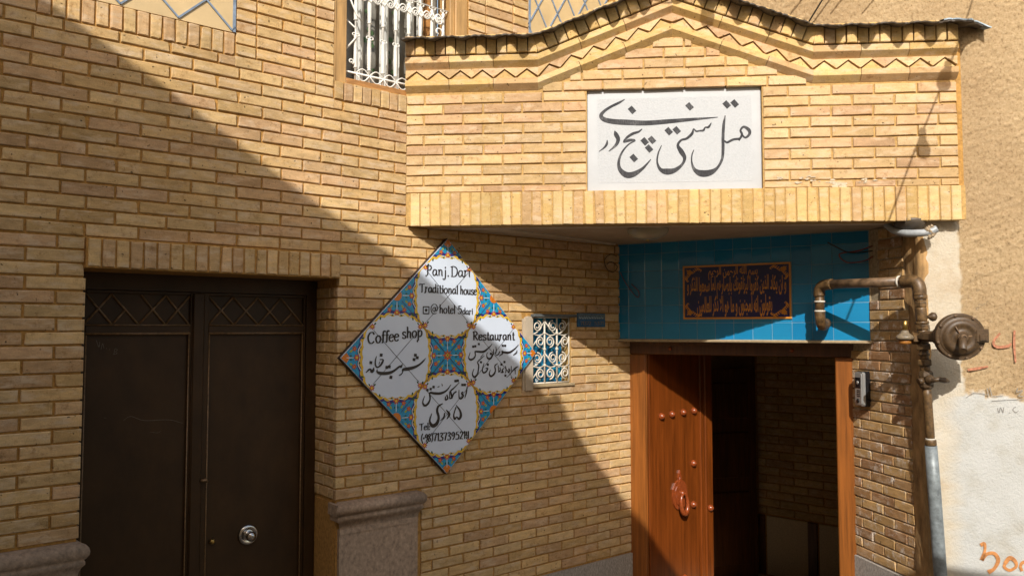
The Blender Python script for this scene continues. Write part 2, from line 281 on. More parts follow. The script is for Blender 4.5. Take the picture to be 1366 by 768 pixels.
# ---------------------------------------------------------------- mesh helpers
class MB:
    def __init__(s): s.v = []; s.f = []; s.sm = []; s.mi = []; s.cur = 0
    def face(s, idx, smooth=False): s.f.append(tuple(idx)); s.sm.append(smooth); s.mi.append(s.cur)
    def add(s, vs, fs, smooth=False):
        k = len(s.v); s.v += [tuple(p) for p in vs]
        for f in fs: s.face([i+k for i in f], smooth)
        return s
    def box(s, x0, x1, y0, y1, z0, z1):
        return s.add([(x0, y0, z0), (x1, y0, z0), (x1, y1, z0), (x0, y1, z0), (x0, y0, z1), (x1, y0, z1), (x1, y1, z1), (x0, y1, z1)],
                     [(0, 1, 5, 4), (1, 2, 6, 5), (2, 3, 7, 6), (3, 0, 4, 7), (4, 5, 6, 7), (3, 2, 1, 0)])
    def cbox(s, x0, x1, y0, y1, z0, z1, c=0.003):
        """box whose front (y0) edges are chamfered"""
        v = [(x0+c, y0, z0+c), (x1-c, y0, z0+c), (x1-c, y0, z1-c), (x0+c, y0, z1-c),
             (x0, y0+c, z0), (x1, y0+c, z0), (x1, y0+c, z1), (x0, y0+c, z1),
             (x0, y1, z0), (x1, y1, z0), (x1, y1, z1), (x0, y1, z1)]
        f = [(0, 1, 2, 3), (4, 5, 1, 0), (5, 6, 2, 1), (6, 7, 3, 2), (7, 4, 0, 3), (8, 9, 5, 4), (9, 10, 6, 5), (10, 11, 7, 6), (11, 8, 4, 7), (11, 10, 9, 8)]
        return s.add(v, f)
    def prism(s, poly, y0, y1):
        """poly: (x,z) counter-clockwise seen from the front (-y); front at y0"""
        n = len(poly)
        return s.add([(x, y0, z) for x, z in poly] + [(x, y1, z) for x, z in poly],
                     [tuple(range(n)), tuple(range(2*n-1, n-1, -1))] + [(i, i+n, (i+1) % n+n, (i+1) % n) for i in range(n)])
    def prism_z(s, poly, z0, z1):
        n = len(poly)
        return s.add([(x, y, z0) for x, y in poly] + [(x, y, z1) for x, y in poly],
                     [tuple(range(n-1, -1, -1)), tuple(range(n, 2*n))] + [(i, (i+1) % n, (i+1) % n+n, i+n) for i in range(n)])
    def tube(s, path, r, n=10, caps=True, closed=False, smooth=True):
        P = [Vector(p) for p in path]; rs = r if isinstance(r, (list, tuple)) else [r]*len(P)
        k0 = len(s.v); up = None
        for i, p in enumerate(P):
            if closed: t = P[(i+1) % len(P)]-P[i-1]
            else: t = P[min(i+1, len(P)-1)]-P[max(i-1, 0)]
            t.normalize()
            if up is None:
                a = Vector((0, 0, 1)) if abs(t.z) < 0.9 else Vector((1, 0, 0))
                up = (a-t*a.dot(t)).normalized()
            else:
                up = (up-t*up.dot(t)).normalized()
            b = t.cross(up)
            for j in range(n):
                an = 2*PI*j/n; q = p+(up*math.cos(an)+b*math.sin(an))*rs[i]; s.v.append(tuple(q))
        m = len(P)
        for i in range(m if closed else m-1):
            i2 = (i+1) % m
            for j in range(n):
                j2 = (j+1) % n
                s.face((k0+i*n+j, k0+i*n+j2, k0+i2*n+j2, k0+i2*n+j), smooth)
        if caps and not closed:
            s.face([k0+j for j in range(n-1, -1, -1)]); s.face([k0+(m-1)*n+j for j in range(n)])
        return s
    def lathe(s, c, ax, prof, n=24, smooth=True, caps=True):
        """prof: (distance along axis, radius)"""
        ax = Vector(ax).normalized(); c = Vector(c)
        a = Vector((0, 0, 1)) if abs(ax.z) < 0.9 else Vector((1, 0, 0))
        e1 = (a-ax*a.dot(ax)).normalized(); e2 = ax.cross(e1); k0 = len(s.v)
        for h, r in prof:
            for j in range(n):
                an = 2*PI*j/n; s.v.append(tuple(c+ax*h+(e1*math.cos(an)+e2*math.sin(an))*r))
        for i in range(len(prof)-1):
            for j in range(n):
                j2 = (j+1) % n; s.face((k0+i*n+j, k0+i*n+j2, k0+(i+1)*n+j2, k0+(i+1)*n+j), smooth)
        if caps:
            s.face([k0+j for j in range(n-1, -1, -1)]); s.face([k0+(len(prof)-1)*n+j for j in range(n)])
        return s
    def mesh(s, name):
        me = bpy.data.meshes.new(name); me.from_pydata(s.v, [], s.f)
        if any(s.sm): me.polygons.foreach_set('use_smooth', s.sm)
        if any(s.mi): me.polygons.foreach_set('material_index', s.mi)
        me.update(); return me
    def build(s, name, m, parent=None, loc=None):
        o = bpy.data.objects.new(name, s.mesh(name)); COL.objects.link(o)
        for q in (m if isinstance(m, (list, tuple)) else [m]): o.data.materials.append(q)
        if parent is not None: o.parent = parent
        if loc: o.location = loc
        return o
def tag(o, label=None, cat=None, group=None, kind=None):
    for k, v in (('label', label), ('category', cat), ('group', group), ('kind', kind)):
        if v: o[k] = v
    return o
def thing(name, label, cat, frame=None, loc=None, group=None):
    o = bpy.data.objects.new(name, None); COL.objects.link(o); o.empty_display_size = 0.1
    if frame: o.location = (frame.o[0], frame.o[1], 0); o.rotation_euler = (0, 0, frame.a)
    if loc: o.location = loc
    return tag(o, label, cat, group)
def smooth_path(pts, sub=5):
    """Catmull-Rom through points of any dimension"""
    P = [np.array(p, float) for p in pts]
    if len(P) < 3:
        return [P[0]+(P[-1]-P[0])*t for t in (0, 0.34, 0.67, 1)] if len(P) == 2 else P
    Q = [2*P[0]-P[1]] + P + [2*P[-1]-P[-2]]; out = []
    for i in range(1, len(Q)-2):
        for k in range(sub):
            t = k/sub; a, b, c, d = Q[i-1], Q[i], Q[i+1], Q[i+2]
            out.append(0.5*((2*b)+(c-a)*t+(2*a-5*b+4*c-d)*t*t+(3*b-a-3*c+d)*t**3))
    out.append(P[-1]); return out
def ribbon(mb, pts, y, sub=5):
    """flat brush stroke: pts (x, z, width) laid at depth y facing -y"""
    Q = smooth_path(pts, sub); L = []; R = []
    for i, q in enumerate(Q):
        a = Q[max(0, i-1)]; b = Q[min(len(Q)-1, i+1)]; dx, dz = b[0]-a[0], b[1]-a[1]; l = math.hypot(dx, dz) or 1
        w = max(q[2], 0.0004)/2; nx, nz = -dz/l*w, dx/l*w
        L.append((q[0]+nx, y, q[1]+nz)); R.append((q[0]-nx, y, q[1]-nz))
    k = len(mb.v); mb.v += L+R; n = len(Q)
    for i in range(n-1): mb.face((k+n+i, k+n+i+1, k+i+1, k+i))
def disc(mb, x, z, r, y, n=10, rx=None, rot=0.0):
    rx = rx or r; c, s_ = math.cos(rot), math.sin(rot)
    k = len(mb.v)
    for j in range(n):
        a = 2*PI*j/n; px, pz = rx*math.cos(a), r*math.sin(a)
        mb.v.append((x+px*c-pz*s_, y, z+px*s_+pz*c))
    mb.face([k+j for j in range(n)])

# ---------------------------------------------------------------- bricks
def brick_variant(L, H, chip=False, c=0.0028):
    rj = lambda a: random.uniform(-a, a)
    xs = [-L/2, -L/2+random.uniform(.007, .015), L/2-random.uniform(.007, .015), L/2]
    top = [(x, H/2+rj(.0012)) for x in xs]; bot = [(x, -H/2+rj(.0012)) for x in xs][::-1]
    ring = top+bot                                             # clockwise from the front
    if chip:
        k = random.choice([0, 3, 4, 7]); x, z = ring[k]
        ring[k] = (x-math.copysign(random.uniform(.002, .006), x), z-math.copysign(random.uniform(.003, .007), z))
    fr = []
    for x, z in ring:
        cc = c*random.uniform(.6, 1.5)
        fr.append((x-math.copysign(cc, x)*(1 if abs(x) > L/2-.0065 else .25), rj(.0011), z-math.copysign(cc, z)))
    mid = [(x, c*random.uniform(.7, 1.3), z) for x, z in ring]; back = [(x, .03, z) for x, z in ring]
    v = fr+mid+back; f = []
    for i in range(3): f.append((i, 7-i, 6-i, i+1)[::-1] if False else (7-i, 6-i, i+1, i))
    for i in range(8):
        j = (i+1) % 8
        f.append((i, j, j+8, i+8)); f.append((i+8, j+8, j+16, i+16))
    return v, f
VAR = {}
def variants(kind, L, H, n=12):
    if kind not in VAR:
        lst = []
        for i in range(n):
            v, f = brick_variant(L, H, chip=(i % 5 == 0)); me = bpy.data.meshes.new(kind); me.from_pydata(v, [], f); me.update()
            lst.append((np.array(v), f, me))
        VAR[kind] = (L, H, lst)
    return VAR[kind]
variants('full', 0.205, 0.049); variants('half', 0.100, 0.049, 8); variants('soldier', 0.047, 0.105, 8); variants('tall', 0.047, 0.185, 8)
_mesh_mat = {}
def mesh_with(me, m):
    k = (me.name, m.name)
    if k not in _mesh_mat:
        c = me.copy(); c.materials.append(m); _mesh_mat[k] = c
    return _mesh_mat[k]
def screen_size(p):
    """rough size weight of a point in the photograph, 0 when outside it (only used to rank pieces)"""
    y = p.y*math.cos(PITCH)+(p.z-EYE)*math.sin(PITCH)
    if y < 0.1: return 0
    x = p.x/y; h = (-p.y*math.sin(PITCH)+(p.z-EYE)*math.cos(PITCH))/y
    return 1/(y*y) if abs(x) < 0.67 and abs(h) < 0.385 else 0
class Bricks:
    """collects brick places of one thing; the 300 that show largest become objects, the rest one joined part"""
    def __init__(s, parent, frame, m, name='brick', limit=300): s.p, s.fr, s.m, s.name, s.limit, s.l = parent, frame, m, name, limit, []
    def put(s, x0, x1, z0, z1, out=0.009, y=None, yrot=0.0, zrot=0.0, kind=None, m=None):
        w, h = x1-x0, z1-z0
        if w < 0.012 or h < 0.012: return
        kind = kind or ('tall' if h > 0.14 else 'soldier' if h > w*1.4 else 'full' if w > 0.13 else 'half')
        x, z = (x0+x1)/2, (z0+z1)/2+random.gauss(0, .0007)
        s.l.append((x, z, w, h, -out+random.uniform(-.0016, .0016), yrot+random.gauss(0, .0045 if w > h else .009), kind, zrot, m or s.m))
    def flush(s):
        items = []
        for it in s.l:
            p = s.fr.w(it[0], -it[4], it[1]); items.append((screen_size(p)*it[2]*it[3], it))
        items.sort(key=lambda t: -t[0]); rest = []; cnt = 0
        for wgt, it in items:
            x, z, w, h, y, ry, kind, zr, m = it
            L, H, lst = VAR[kind]; v, f, me = random.choice(lst)
            fx = random.choice((1, 1)); sx, sz = w/L, h/H
            if wgt > 0 and cnt < s.limit:
                o = bpy.data.objects.new(s.name, mesh_with(me, m)); COL.objects.link(o); o.parent = s.p
                o.location = (x, y, z); o.rotation_euler = (0, ry, zr); o.scale = (sx, 1, sz); cnt += 1
            else: rest.append(it+((v, f, sx, sz),))
        if rest:
            V = []; F = []; k = 0; MI = []; ms = []
            for it in rest:
                x, z, w, h, y, ry, kind, zr, m, (v, f, sx, sz) = it
                if m not in ms: ms.append(m)
                q = v*np.array([sx, 1, sz]); c, s_ = math.cos(ry), math.sin(ry)
                q = np.stack([q[:, 0]*c+q[:, 2]*s_, q[:, 1], -q[:, 0]*s_+q[:, 2]*c], 1)
                c, s_ = math.cos(zr), math.sin(zr)
                q = np.stack([q[:, 0]*c-q[:, 1]*s_, q[:, 0]*s_+q[:, 1]*c, q[:, 2]], 1)+np.array([x, y, z])
                V.append(q); F += [tuple(i+k for i in ff) for ff in f]; MI += [ms.index(m)]*len(f); k += len(q)
            me = bpy.data.meshes.new(s.name); me.from_pydata(np.concatenate(V).tolist(), [], F)
            me.polygons.foreach_set('material_index', MI); me.update()
            o = bpy.data.objects.new(s.name+'work' if s.name == 'brick' else s.name, me); COL.objects.link(o); o.parent = s.p
            for q in ms: me.materials.append(q)
            o['kind'] = 'stuff'
def course(B, x0, x1, z0, z1, anchor, per, J=0.010, m=None, out=0.009):
    """one course between x0 and x1 with vertical joints at anchor + k*per"""
    k = math.ceil((x0+0.03-anchor)/per); e = [x0]
    while anchor+k*per < x1-0.03: e.append(anchor+k*per+random.uniform(-.004, .004)); k += 1
    e.append(x1)
    for i in range(len(e)-1):
        a = e[i]+(J/2 if i else 0); b = e[i+1]-(J/2 if i < len(e)-2 else 0)
        B.put(a, b, z0, z1, m=m, out=out)
def minus(ival, holes):
    out = [ival]
    for a, b in holes:
        nx = []
        for x0, x1 in out:
            if b <= x0 or a >= x1: nx.append((x0, x1)); continue
            if a > x0: nx.append((x0, a))
            if b < x1: nx.append((b, x1))
        out = nx
    return [t for t in out if t[1]-t[0] > 0.01]
def wall_boxes(mb, x0, x1, z0, z1, y0, y1, holes):
    """wall slab with rectangular holes (hx0,hx1,hz0,hz1)"""
    zs = sorted({z0, z1} | {z for h in holes for z in h[2:] if z0 < z < z1})
    for a, b in zip(zs[:-1], zs[1:]):
        hs = [(h[0], h[1]) for h in holes if h[2] < b-1e-6 and h[3] > a+1e-6]
        for p, q in minus((x0, x1), hs): mb.box(p, q, y0, y1, a, b)

# ================================================================ ground and the street opposite
gm = MB()
for a, b, c, d in ((-60, 60, -60, 5.9), (-60, 0.7, 5.9, 9.3), (4.2, 60, 5.9, 9.3), (-60, 60, 9.3, 60)): gm.box(a, b, c, d, -0.05, 0.0)
tag(gm.build('ground', M['ground']), kind='structure')
opp = thing('opposite_house', 'tan rendered house across the alley whose roofline shades the brick wall', 'house', loc=(0, -1.0, 0))
roofline = [(-10, 0), (4.4, 0), (4.4, 4.15), (2.3, 4.2), (1.68, 4.32), (0.57, 4.78), (0.30, 5.04), (0.16, 5.23), (-0.14, 5.50), (-0.27, 5.66), (-0.29, 5.74), (-0.34, 5.74), (-0.37, 5.68), (-0.46, 5.75), (-1.12, 6.02), (-1.56, 6.08), (-2.03, 6.2), (-2.4, 6.27), (-4.6, 6.3), (-4.6, 4.4), (-10, 4.4)]
MB().prism(roofline, -4.0, 0.0).build('wall', M['opposite'], opp)

# ================================================================ long house wall
house = thing('brick_house', 'yellow brick house wall with dark metal gate, grilled windows and stone plinth', 'house', FA)
P = 0.05741; ZB = 0.8457; RJ = 0.0043
wb = MB()
wall_boxes(wb, -3.6, 1.80, 0, 4.7, 0.0, 0.32, [(-1.573, -0.396, 0, 2.206), (-0.438, 0.42, 3.24, 4.6), (0.912, 1.236, 1.60, 2.035)])
wb.build('wall', M['mortar'], house)
Bh = Bricks(house, FA, M['brick_house'])
EX = [(-1.565, -.404, 0, 2.21), (-1.572, -.397, 2.205, 2.338), (-.436, .42, 3.137, 4.7), (-.951, -.436, 3.272, 4.7), (-.543, -.436, 3.142, 3.28),
      (-1.775, -.951, 3.25, 4.7), (0, 1.8, 2.51, 3.5), (.42, 1.8, 3.5, 4.7), (.83, 1.243, 1.585, 2.02), (.83, 1.275, 2.015, 2.047),
      (-3.6, -1.565, 0, 1.075), (-.404, .112, 0, 1.066), (.0, 1.8, 0, .437)]
k = -14
while ZB+k*P < 4.6:
    z0, z1 = ZB+k*P+RJ, ZB+(k+1)*P-RJ; zc = (z0+z1)/2
    segs = [(-3.55, 1.80, z0, z1)]
    for (a, b, c, d) in EX:
        nx = []
        for (p, q, r, s_) in segs:
            if b <= p or a >= q or d <= r or c >= s_: nx.append((p, q, r, s_)); continue
            if a > p: nx.append((p, a, r, s_))
            if b < q: nx.append((b, q, r, s_))
            if not (c < zc < d):
                m0, m1 = (max(r, d+.004), s_) if d < zc else (r, min(s_, c-.004))
                if m1-m0 > .02: nx.append((max(a, p), min(b, q), m0, m1))
        segs = nx
    for (p, q, r, s_) in sorted(segs):
        if q-p < .03: continue
        if zc > 2.33 or q < -1.5: an = -1.789 if k % 2 == 0 else -1.673
        else: an = 0.184 if k % 2 == 0 else 0.297
        if abs(p) < .001 or abs(p-1.275) < .01: p += .006
        course(Bh, p, q, r, s_, an, 0.2145)
    k += 1
# narrow brick columns left of the upper window
k = 42
while ZB+k*P < 4.6:
    z0, z1 = ZB+k*P+RJ, ZB+(k+1)*P-RJ
    Bh.put(-.948, -.853, z0, z1); Bh.put(-.537, -.440, z0, z1)
    course(Bh, -.845, -.545, z0, z1, -.72 if k % 2 else -.62, .20)
    k += 1
for k in (40, 41): Bh.put(-.537, -.440, ZB+k*P+RJ, ZB+(k+1)*P-RJ)
# stacked columns right of the upper window, above the canopy roof
k = 46
while ZB+k*P < 4.6:
    z0, z1 = ZB+k*P+RJ, ZB+(k+1)*P-RJ
    Bh.put(.424, .545, z0, z1); Bh.put(.552, .756, z0, z1); Bh.put(.763, .878, z0, z1)
    k += 1
# bricks on the two cheeks of the gate opening
k = 0
while ZB+k*P < 2.2:
    z0, z1 = ZB+k*P+RJ, ZB+(k+1)*P-RJ
    if z1 < 2.205 and z0 > 1.0:
        Bh.l.append((-.404, .095+.02*(k % 2), .12, z1-z0, 0, 0, 'half', 0, M['brick_house'])) if False else None
    k += 1
Bh.flush()
def cheek(x, sgn, zlo):
    k = -14
    while ZB+(k+1)*P < 2.205:
        z0, z1 = ZB+k*P+RJ, ZB+(k+1)*P-RJ
        if z0 > zlo:
            segs = ((.026, .128), (.136, .245)) if k % 2 else ((.026, .075), (.083, .190), (.198, .245))
            for a, b in segs:
                L, H, lst = VAR['half']; v, f, me = random.choice(lst)
                o = bpy.data.objects.new('brick', mesh_with(me, M['brick_house'])); COL.objects.link(o); o.parent = house
                o.location = (x+random.uniform(-.001, .001), (a+b)/2, (z0+z1)/2); o.rotation_euler = (0, 0, sgn*PI/2); o.scale = ((b-a)/L, 1, (z1-z0)/H)
        k += 1
cheek(-.404, -1, 1.06)
MB().box(-.400, -.380, .022, .30, 0, 1.06).build('rendered_cheek', M['mortar'], house)
# soldier courses
Bs = Bricks(house, FA, M['brick_house'], 'soldier_brick')
lint = MB(); lint.box(-1.568, -.401, -.026, 0.3, 2.207, 2.336); lint.build('lintel', M['mortar'], house)
for i in range(21): Bs.put(-1.566+i*.0555+.004, -1.566+(i+1)*.0555-.004, 2.212, 2.328, out=.034)
for i in range(15): Bs.put(-1.775+i*.0549+.004, -1.775+(i+1)*.0549-.004, 3.255, 3.359)
for i in range(8): Bs.put(-.436+i*.0545+.003, -.436+(i+1)*.0545-.003, 3.142, 3.234, out=.012)
Bs.flush()
# mosaic fields: cream tiles with raised blue-grey strips
def mosaic(u0, u1, z0, z1, pu, pz, off_u, off_z, edge):
    t = MB(); t.box(u0, u1, -.006, 0.0, z0, z1); f = t.build('mosaic_panel', M['mosaic'], house)
    def line(x0, za, x1, zb_, w=.0085):
        l = math.hypot(x1-x0, zb_-za); nx, nz = -(zb_-za)/l*w/2, (x1-x0)/l*w/2
        MB().prism([(x0-nx, za-nz), (x1-nx, zb_-nz), (x1+nx, zb_+nz), (x0+nx, za+nz)][::1], -.0125, -.005).build('strip', M['mosaic_strip'], f)
    def clip(x0, za, x1, zb_):
        t0, t1 = 0.0, 1.0
        for p, d, lo, hi in ((x0, x1-x0, u0, u1), (za, zb_-za, z0, z1)):
            if abs(d) < 1e-9:
                if p < lo or p > hi: return None
                continue
            a, b = sorted(((lo-p)/d, (hi-p)/d)); t0, t1 = max(t0, a), min(t1, b)
        return None if t1-t0 < 1e-3 else (x0+(x1-x0)*t0, za+(zb_-za)*t0, x0+(x1-x0)*t1, za+(zb_-za)*t1)
    for i in range(-12, 13):
        a = clip(off_u+i*pu, off_z, off_u+i*pu+12*pu, off_z+12*pz)
        if a: line(*a)
        a = clip(off_u+i*pu, off_z, off_u+i*pu-12*pu, off_z+12*pz)
        if a: line(*a)
    line(edge, z0, edge, z1, .013)
mosaic(-1.775, -.953, 3.364, 4.6, .245, .235, -1.215, 3.372, -.960)
mosaic(.885, 1.6, 3.5, 4.6, .165, .27, 1.045, 3.585, .892)
# stone plinths: body, splayed neck, rolled cap
def plinth(u0, u1, name_cap='plinth_cap'):
    b = MB(); b.box(u0, u1, -.022, .01, 0, .905)
    b.prism([(u0, .905), (u1, .905), (u1, .93), (u0, .93)], -.026, .01)
    o = b.build('stone_plinth', M['stone'], house)
    prof = [(.022, .925), (.024, .945), (.034, .965), (.046, .978), (.046, .990), (.041, .997), (.050, 1.004), (.060, 1.018), (.062, 1.033), (.058, 1.048), (.046, 1.060), (.030, 1.066), (-.02, 1.068)]
    m = MB(); k0 = 0; n = len(prof)
    left = -.075 if u0 > -1 else 0
    for (xx, sg) in ((u0, -1), (u1, 1)):
        for (o_, z) in prof:
            x = xx+sg*max(0, o_-.022)*(.9) if not (sg == -1 and u0 < -1) else xx
            m.v.append((x, -o_, z))
    for i in range(n-1): m.face((i, n+i, n+i+1, i+1), True)
    m.face(list(range(n))); m.face(list(range(2*n-1, n-1, -1)))
    if u0 > -1:  # the cap returns into the gate opening
        q = [(u0+.012, y, z) for y, z in ((-.02, .93), (-.02, 1.066))]
        m.box(u0-.030, u0+.01, -.045, .05, 1.004, 1.060); m.box(u0-.018, u0+.01, -.04, .05, .972, 1.0)
    m.build(name_cap, M['stone'], house)
plinth(-3.6, -1.566); plinth(-.386, .080)
MB().box(.082, 1.80, -.018, .01, 0, .433).build('stone_band', M['stone_base'], house)

# ---- the double metal gate, set back 25 cm
gate = MB()
gate.box(-1.570, -.398, .272, .30, 0, 2.2067)
gate.box(-1.565, -1.519, .235, .272, 0, 2.20); gate.box(-.462, -.404, .235, .272, 0, 2.20); gate.box(-1.519, -.462, .235, .272, 2.128, 2.2065)
gate = gate.build('metal_gate', M['gate'], house)
for (a, b, la, lb) in ((-1.519, -1.020, -1.515, -1.058), (-1.018, -.462, -.969, -.475)):
    lf = MB(); lf.box(a, b, .262, .273, .05, 2.126)
    for (p, q) in ((a, la), (lb, b)): 
        if q-p > .006: lf.cbox(p, q, .246, .263, .05, 2.126, .002)
    lf.cbox(la, lb, .246, .263, 1.926, 1.962, .002); lf.cbox(la, lb, .246, .263, 2.112, 2.126, .002)
    lf.build('gate_leaf', M['gate'], gate)
    MB().tube([(la, .244, 1.926), (lb, .244, 1.926)], .0055, 8).build('rail', M['gate_trim'], gate)
    MB().tube([(la, .246, 1.966), (lb, .246, 1.966)], .0035, 6).build('rail', M['gate_trim'], gate)
    for xx in (la+.004, lb-.004): MB().tube([(xx, .248, .05), (xx, .248, 1.92)], .0035, 6).build('bead', M['gate_trim'], gate)
zt, zb_ = 2.108, 1.968
U1 = lambda x: -1.515+(x-65)*.000791
U2 = lambda x: -.969+(x-750)*.000969
for (x0, x1, U, t) in ((65, 205, U1, 1), (200, 60, U1, 1), (200, 350, U1, 1), (360, 500, U1, 1), (500, 350, U1, 1), (500, 640, U1, 1), (640, 500, U1, 1),
                       (750, 880, U2, 1), (875, 750, U2, 1), (875, 1010, U2, 1), (1005, 880, U2, 1), (1005, 1135, U2, 1), (1135, 1010, U2, 1), (1135, 1260, U2, 1)):
    MB().tube([(U(x0), .256, zt), (U(x1), .256, zb_)], .0048, 6).build('lattice_bar', M['gate_trim'], gate)
for (x0, z0_, x1, z1_, U) in ((275, 2.035, 205, zb_, U1), (1195, 2.03, 1135, zb_, U2)):
    MB().tube([(U(x0), .256, z0_), (U(x1), .256, z1_)], .0048, 6).build('lattice_bar', M['gate_trim'], gate)
cov = MB(); cov.cbox(-1.046, -.996, .232, .262, .05, 2.12, .003); cov.build('cover_strip', M['gate'], gate)
for xx in (-1.047, -.995): MB().tube([(xx, .240, .05), (xx, .240, 2.11)], .003, 6).build('bead', M['gate'], gate)
kb = MB(); kb.lathe((-.750, .262, .910), (0, -1, 0), [(0, .052), (.004, .0525), (.011, .049), (.017, .041), (.008, .030), (.012, .016), (.034, .013), (.040, .022), (.050, .025), (.060, .019), (.065, .007)], 32)
kb.build('gate_knob', M['chrome'], gate)
MB().lathe((-.931, .262, .907), (0, -1, 0), [(0, .014), (.014, .013), (.020, .010), (.021, .004)], 16).build('lock_cylinder', M['brass'], gate)
MB().tube([(-1.0, .225, 1.214), (-.98, .222, 1.214), (-.968, .226, 1.207)], [.006, .009, .006], 8).build('latch', M['gate_trim'], gate)

# ---- upper window with white iron grille
win = MB()
win.cbox(-.430, -.362, .002, .10, 3.236, 4.6, .004); win.box(-.438, -.428, -.004, .10, 3.236, 4.6)
win.cbox(.302, .334, .012, .12, 3.24, 4.6, .003); win.cbox(.334, .418, .0, .12, 3.24, 4.6, .004)
win = win.build('window', M['frame_wood'], house)
MB().cbox(-.362, .302, .004, .12, 3.238, 3.270, .003).build('sill', M['sill_wood'], win)
MB().box(-.362, .302, .15, .165, 3.27, 4.6).build('pane', M['glass_dark'], win)
cu = MB()
for (a, b, y) in ((-.10, -.045, .125), (.00, .03, .13), (.075, .12, .12), (.145, .17, .13), (-.25, -.20, .13)):
    pts = []; nseg = 8
    for i in range(nseg+1): pts.append((a+(b-a)*i/nseg, y+.006*math.sin(i*2.1)))
    kk = len(cu.v)
    for (x, yy) in pts: cu.v.append((x, yy, 3.272)); cu.v.append((x, yy, 4.6))
    for i in range(nseg): cu.face((kk+2*i, kk+2*i+2, kk+2*i+3, kk+2*i+1), True)
cu.build('curtain', M['curtain'], win)
gr = MB()
for i in range(26):
    x, z = random.choice((-.16, -.02))+random.uniform(-.03, .03), 3.28+random.uniform(0, .85); disc(gr, x, z, random.uniform(.008, .018), .138-random.uniform(0, .01), 6)
tag(gr.build('greenery', M['greenery'], win), kind='stuff')
MB().box(.20, .235, .12, .145, 3.272, 4.6).build('shutter', M['sill_wood'], win)
def scroll(cx, cz, r, turns, a0, d, y, rt=.0045):
    pts = []
    for i in range(int(14*turns)+1):
        t = i/(14*turns); a = a0+d*2*PI*turns*t; rr = r*(1-.75*t); pts.append((cx+rr*math.cos(a), y, cz+rr*math.sin(a)))
    return pts
gl = MB(); Y = .035
us = [-.295, -.212, -.128, -.048, .036, .112, .19, .268]
for i, u in enumerate(us):
    big = i in (1, 2, 3, 4, 5)
    gl.tube([(u, Y, 3.275), (u, Y, 4.55)], .0055 if not big else .0075, 8)
    for zc in (3.34, 3.60, 3.86, 4.12, 4.38):
        gl.lathe((u, Y, zc), (0, 0, 1), [(0, .006), (.004, .013), (.012, .0085), (.02, .011), (.10, .0125 if big else .009), (.165, .0115 if big else .009), (.172, .014), (.18, .0085), (.186, .006)], 8)
    for zc in (3.52, 3.79, 4.05):
        for sg in (-1, 1): gl.tube(scroll(u+sg*.013, zc, .0125, .9, PI if sg > 0 else 0, -sg, Y-.006), .0033, 5)
gl.tube([(-.36, Y-.006, 3.312), (.30, Y-.006, 3.312)], .006, 8)
gl.tube([(-.36, Y-.006, 3.80), (.30, Y-.006, 3.80)], .004, 8)
for i in range(len(us)-1):
    a, b = us[i], us[i+1]; c = (a+b)/2
    gl.tube([(a+(b-a)*t, Y-.008, 3.312-.035*math.sin(PI*t)) for t in np.linspace(0, 1, 9)], .004, 6)
    gl.tube([(a+(b-a)*t, Y-.008, 3.312+.03*math.sin(PI*t)) for t in np.linspace(0, 1, 9)], .0035, 6)
    gl.tube([(a+(b-a)*t, Y-.008, 3.765-.045*math.sin(PI*t)) for t in np.linspace(0, 1, 9)], .005, 6)
    gl.tube([(a+(b-a)*t, Y-.008, 3.715+.05*math.sin(PI*t)) for t in np.linspace(0, 1, 9)], .0045, 6)
    gl.tube(scroll(c, 3.735, .014, 1.2, 0, 1, Y-.012), .0035, 5)
gl.tube([(-.362, Y, 3.78), (-.295, Y-.01, 3.63), (-.262, Y-.012, 3.60)], .005, 6); gl.tube([(-.362, Y, 3.42), (-.30, Y-.01, 3.50), (-.295, Y, 3.56), (-.362, Y, 3.60)], .005, 6)
gl.tube([(.19, Y, 3.45), (.268, Y-.01, 3.60)], .005, 6); gl.tube(scroll(.23, 3.66, .035, 1.0, -1.5, 1, Y-.01), .005, 6); gl.tube(scroll(.236, 3.73, .03, 1.1, 2.2, 1, Y-.012), .0045, 6)
gl.tube(scroll(-.325, 3.37, .016, 1.2, -1.0, 1, Y-.01), .004, 6)
gl.build('iron_grille', M['white_paint'], win)

# ---- small grilled window beside the tile sign
sw = MB(); sw.box(.912, 1.236, .075, .09, 1.60, 2.035); sw = sw.build('small_window', M['swirl_blue'], house)
for i in range(60):
    cx, cz = .925+.30*random.random(), 1.62+.40*random.random(); r = random.uniform(.012, .03)
    m_ = MB(); ribbon(m_, [(cx+r*(1-.6*t)*math.cos(a0_+4.5*t), cz+r*(1-.6*t)*math.sin(a0_+4.5*t), .007*(1-t)+.003) for a0_ in (random.uniform(0, 6),) for t in (0, .2, .4, .6, .8, 1)], .0745-.0002*(i % 3), 3)
    m_.build('swirl', M['swirl_turquoise'] if i % 5 else M['s_vine'], sw)
post = MB(); post.prism([(.846, 1.572), (.906, 1.572), (.906, 2.005), (.895, 2.022), (.872, 2.026), (.853, 2.018), (.846, 2.0)], -.022, .02); post.box(.832, .846, -.012, .02, 1.575, 2.01); post.build('post', M['plaster'], sw)
MB().cbox(.905, 1.272, -.034, .02, 2.022, 2.040, .003).build('lintel_bar', simple('slate_bar', (0.10, 0.11, 0.11), .7), sw)
MB().cbox(.90, 1.26, -.022, .05, 1.585, 1.604, .003).build('sill', M['ledge'], sw)
for a, b in ((1.232, 1.240), (.906, .914)): MB().box(a, b, -.004, .08, 1.604, 2.03).build('reveal', M['mortar_canopy'], sw)
g2 = MB(); Y = .004
x0_, x1_, z0_, z1_ = .918, 1.230, 1.61, 2.02
for a, b in (((x0_, z0_), (x1_, z0_)), ((x0_, z1_), (x1_, z1_)), ((x0_, z0_), (x0_, z1_)), ((x1_, z0_), (x1_, z1_))): g2.tube([(a[0], Y, a[1]), (b[0], Y, b[1])], .005, 6)
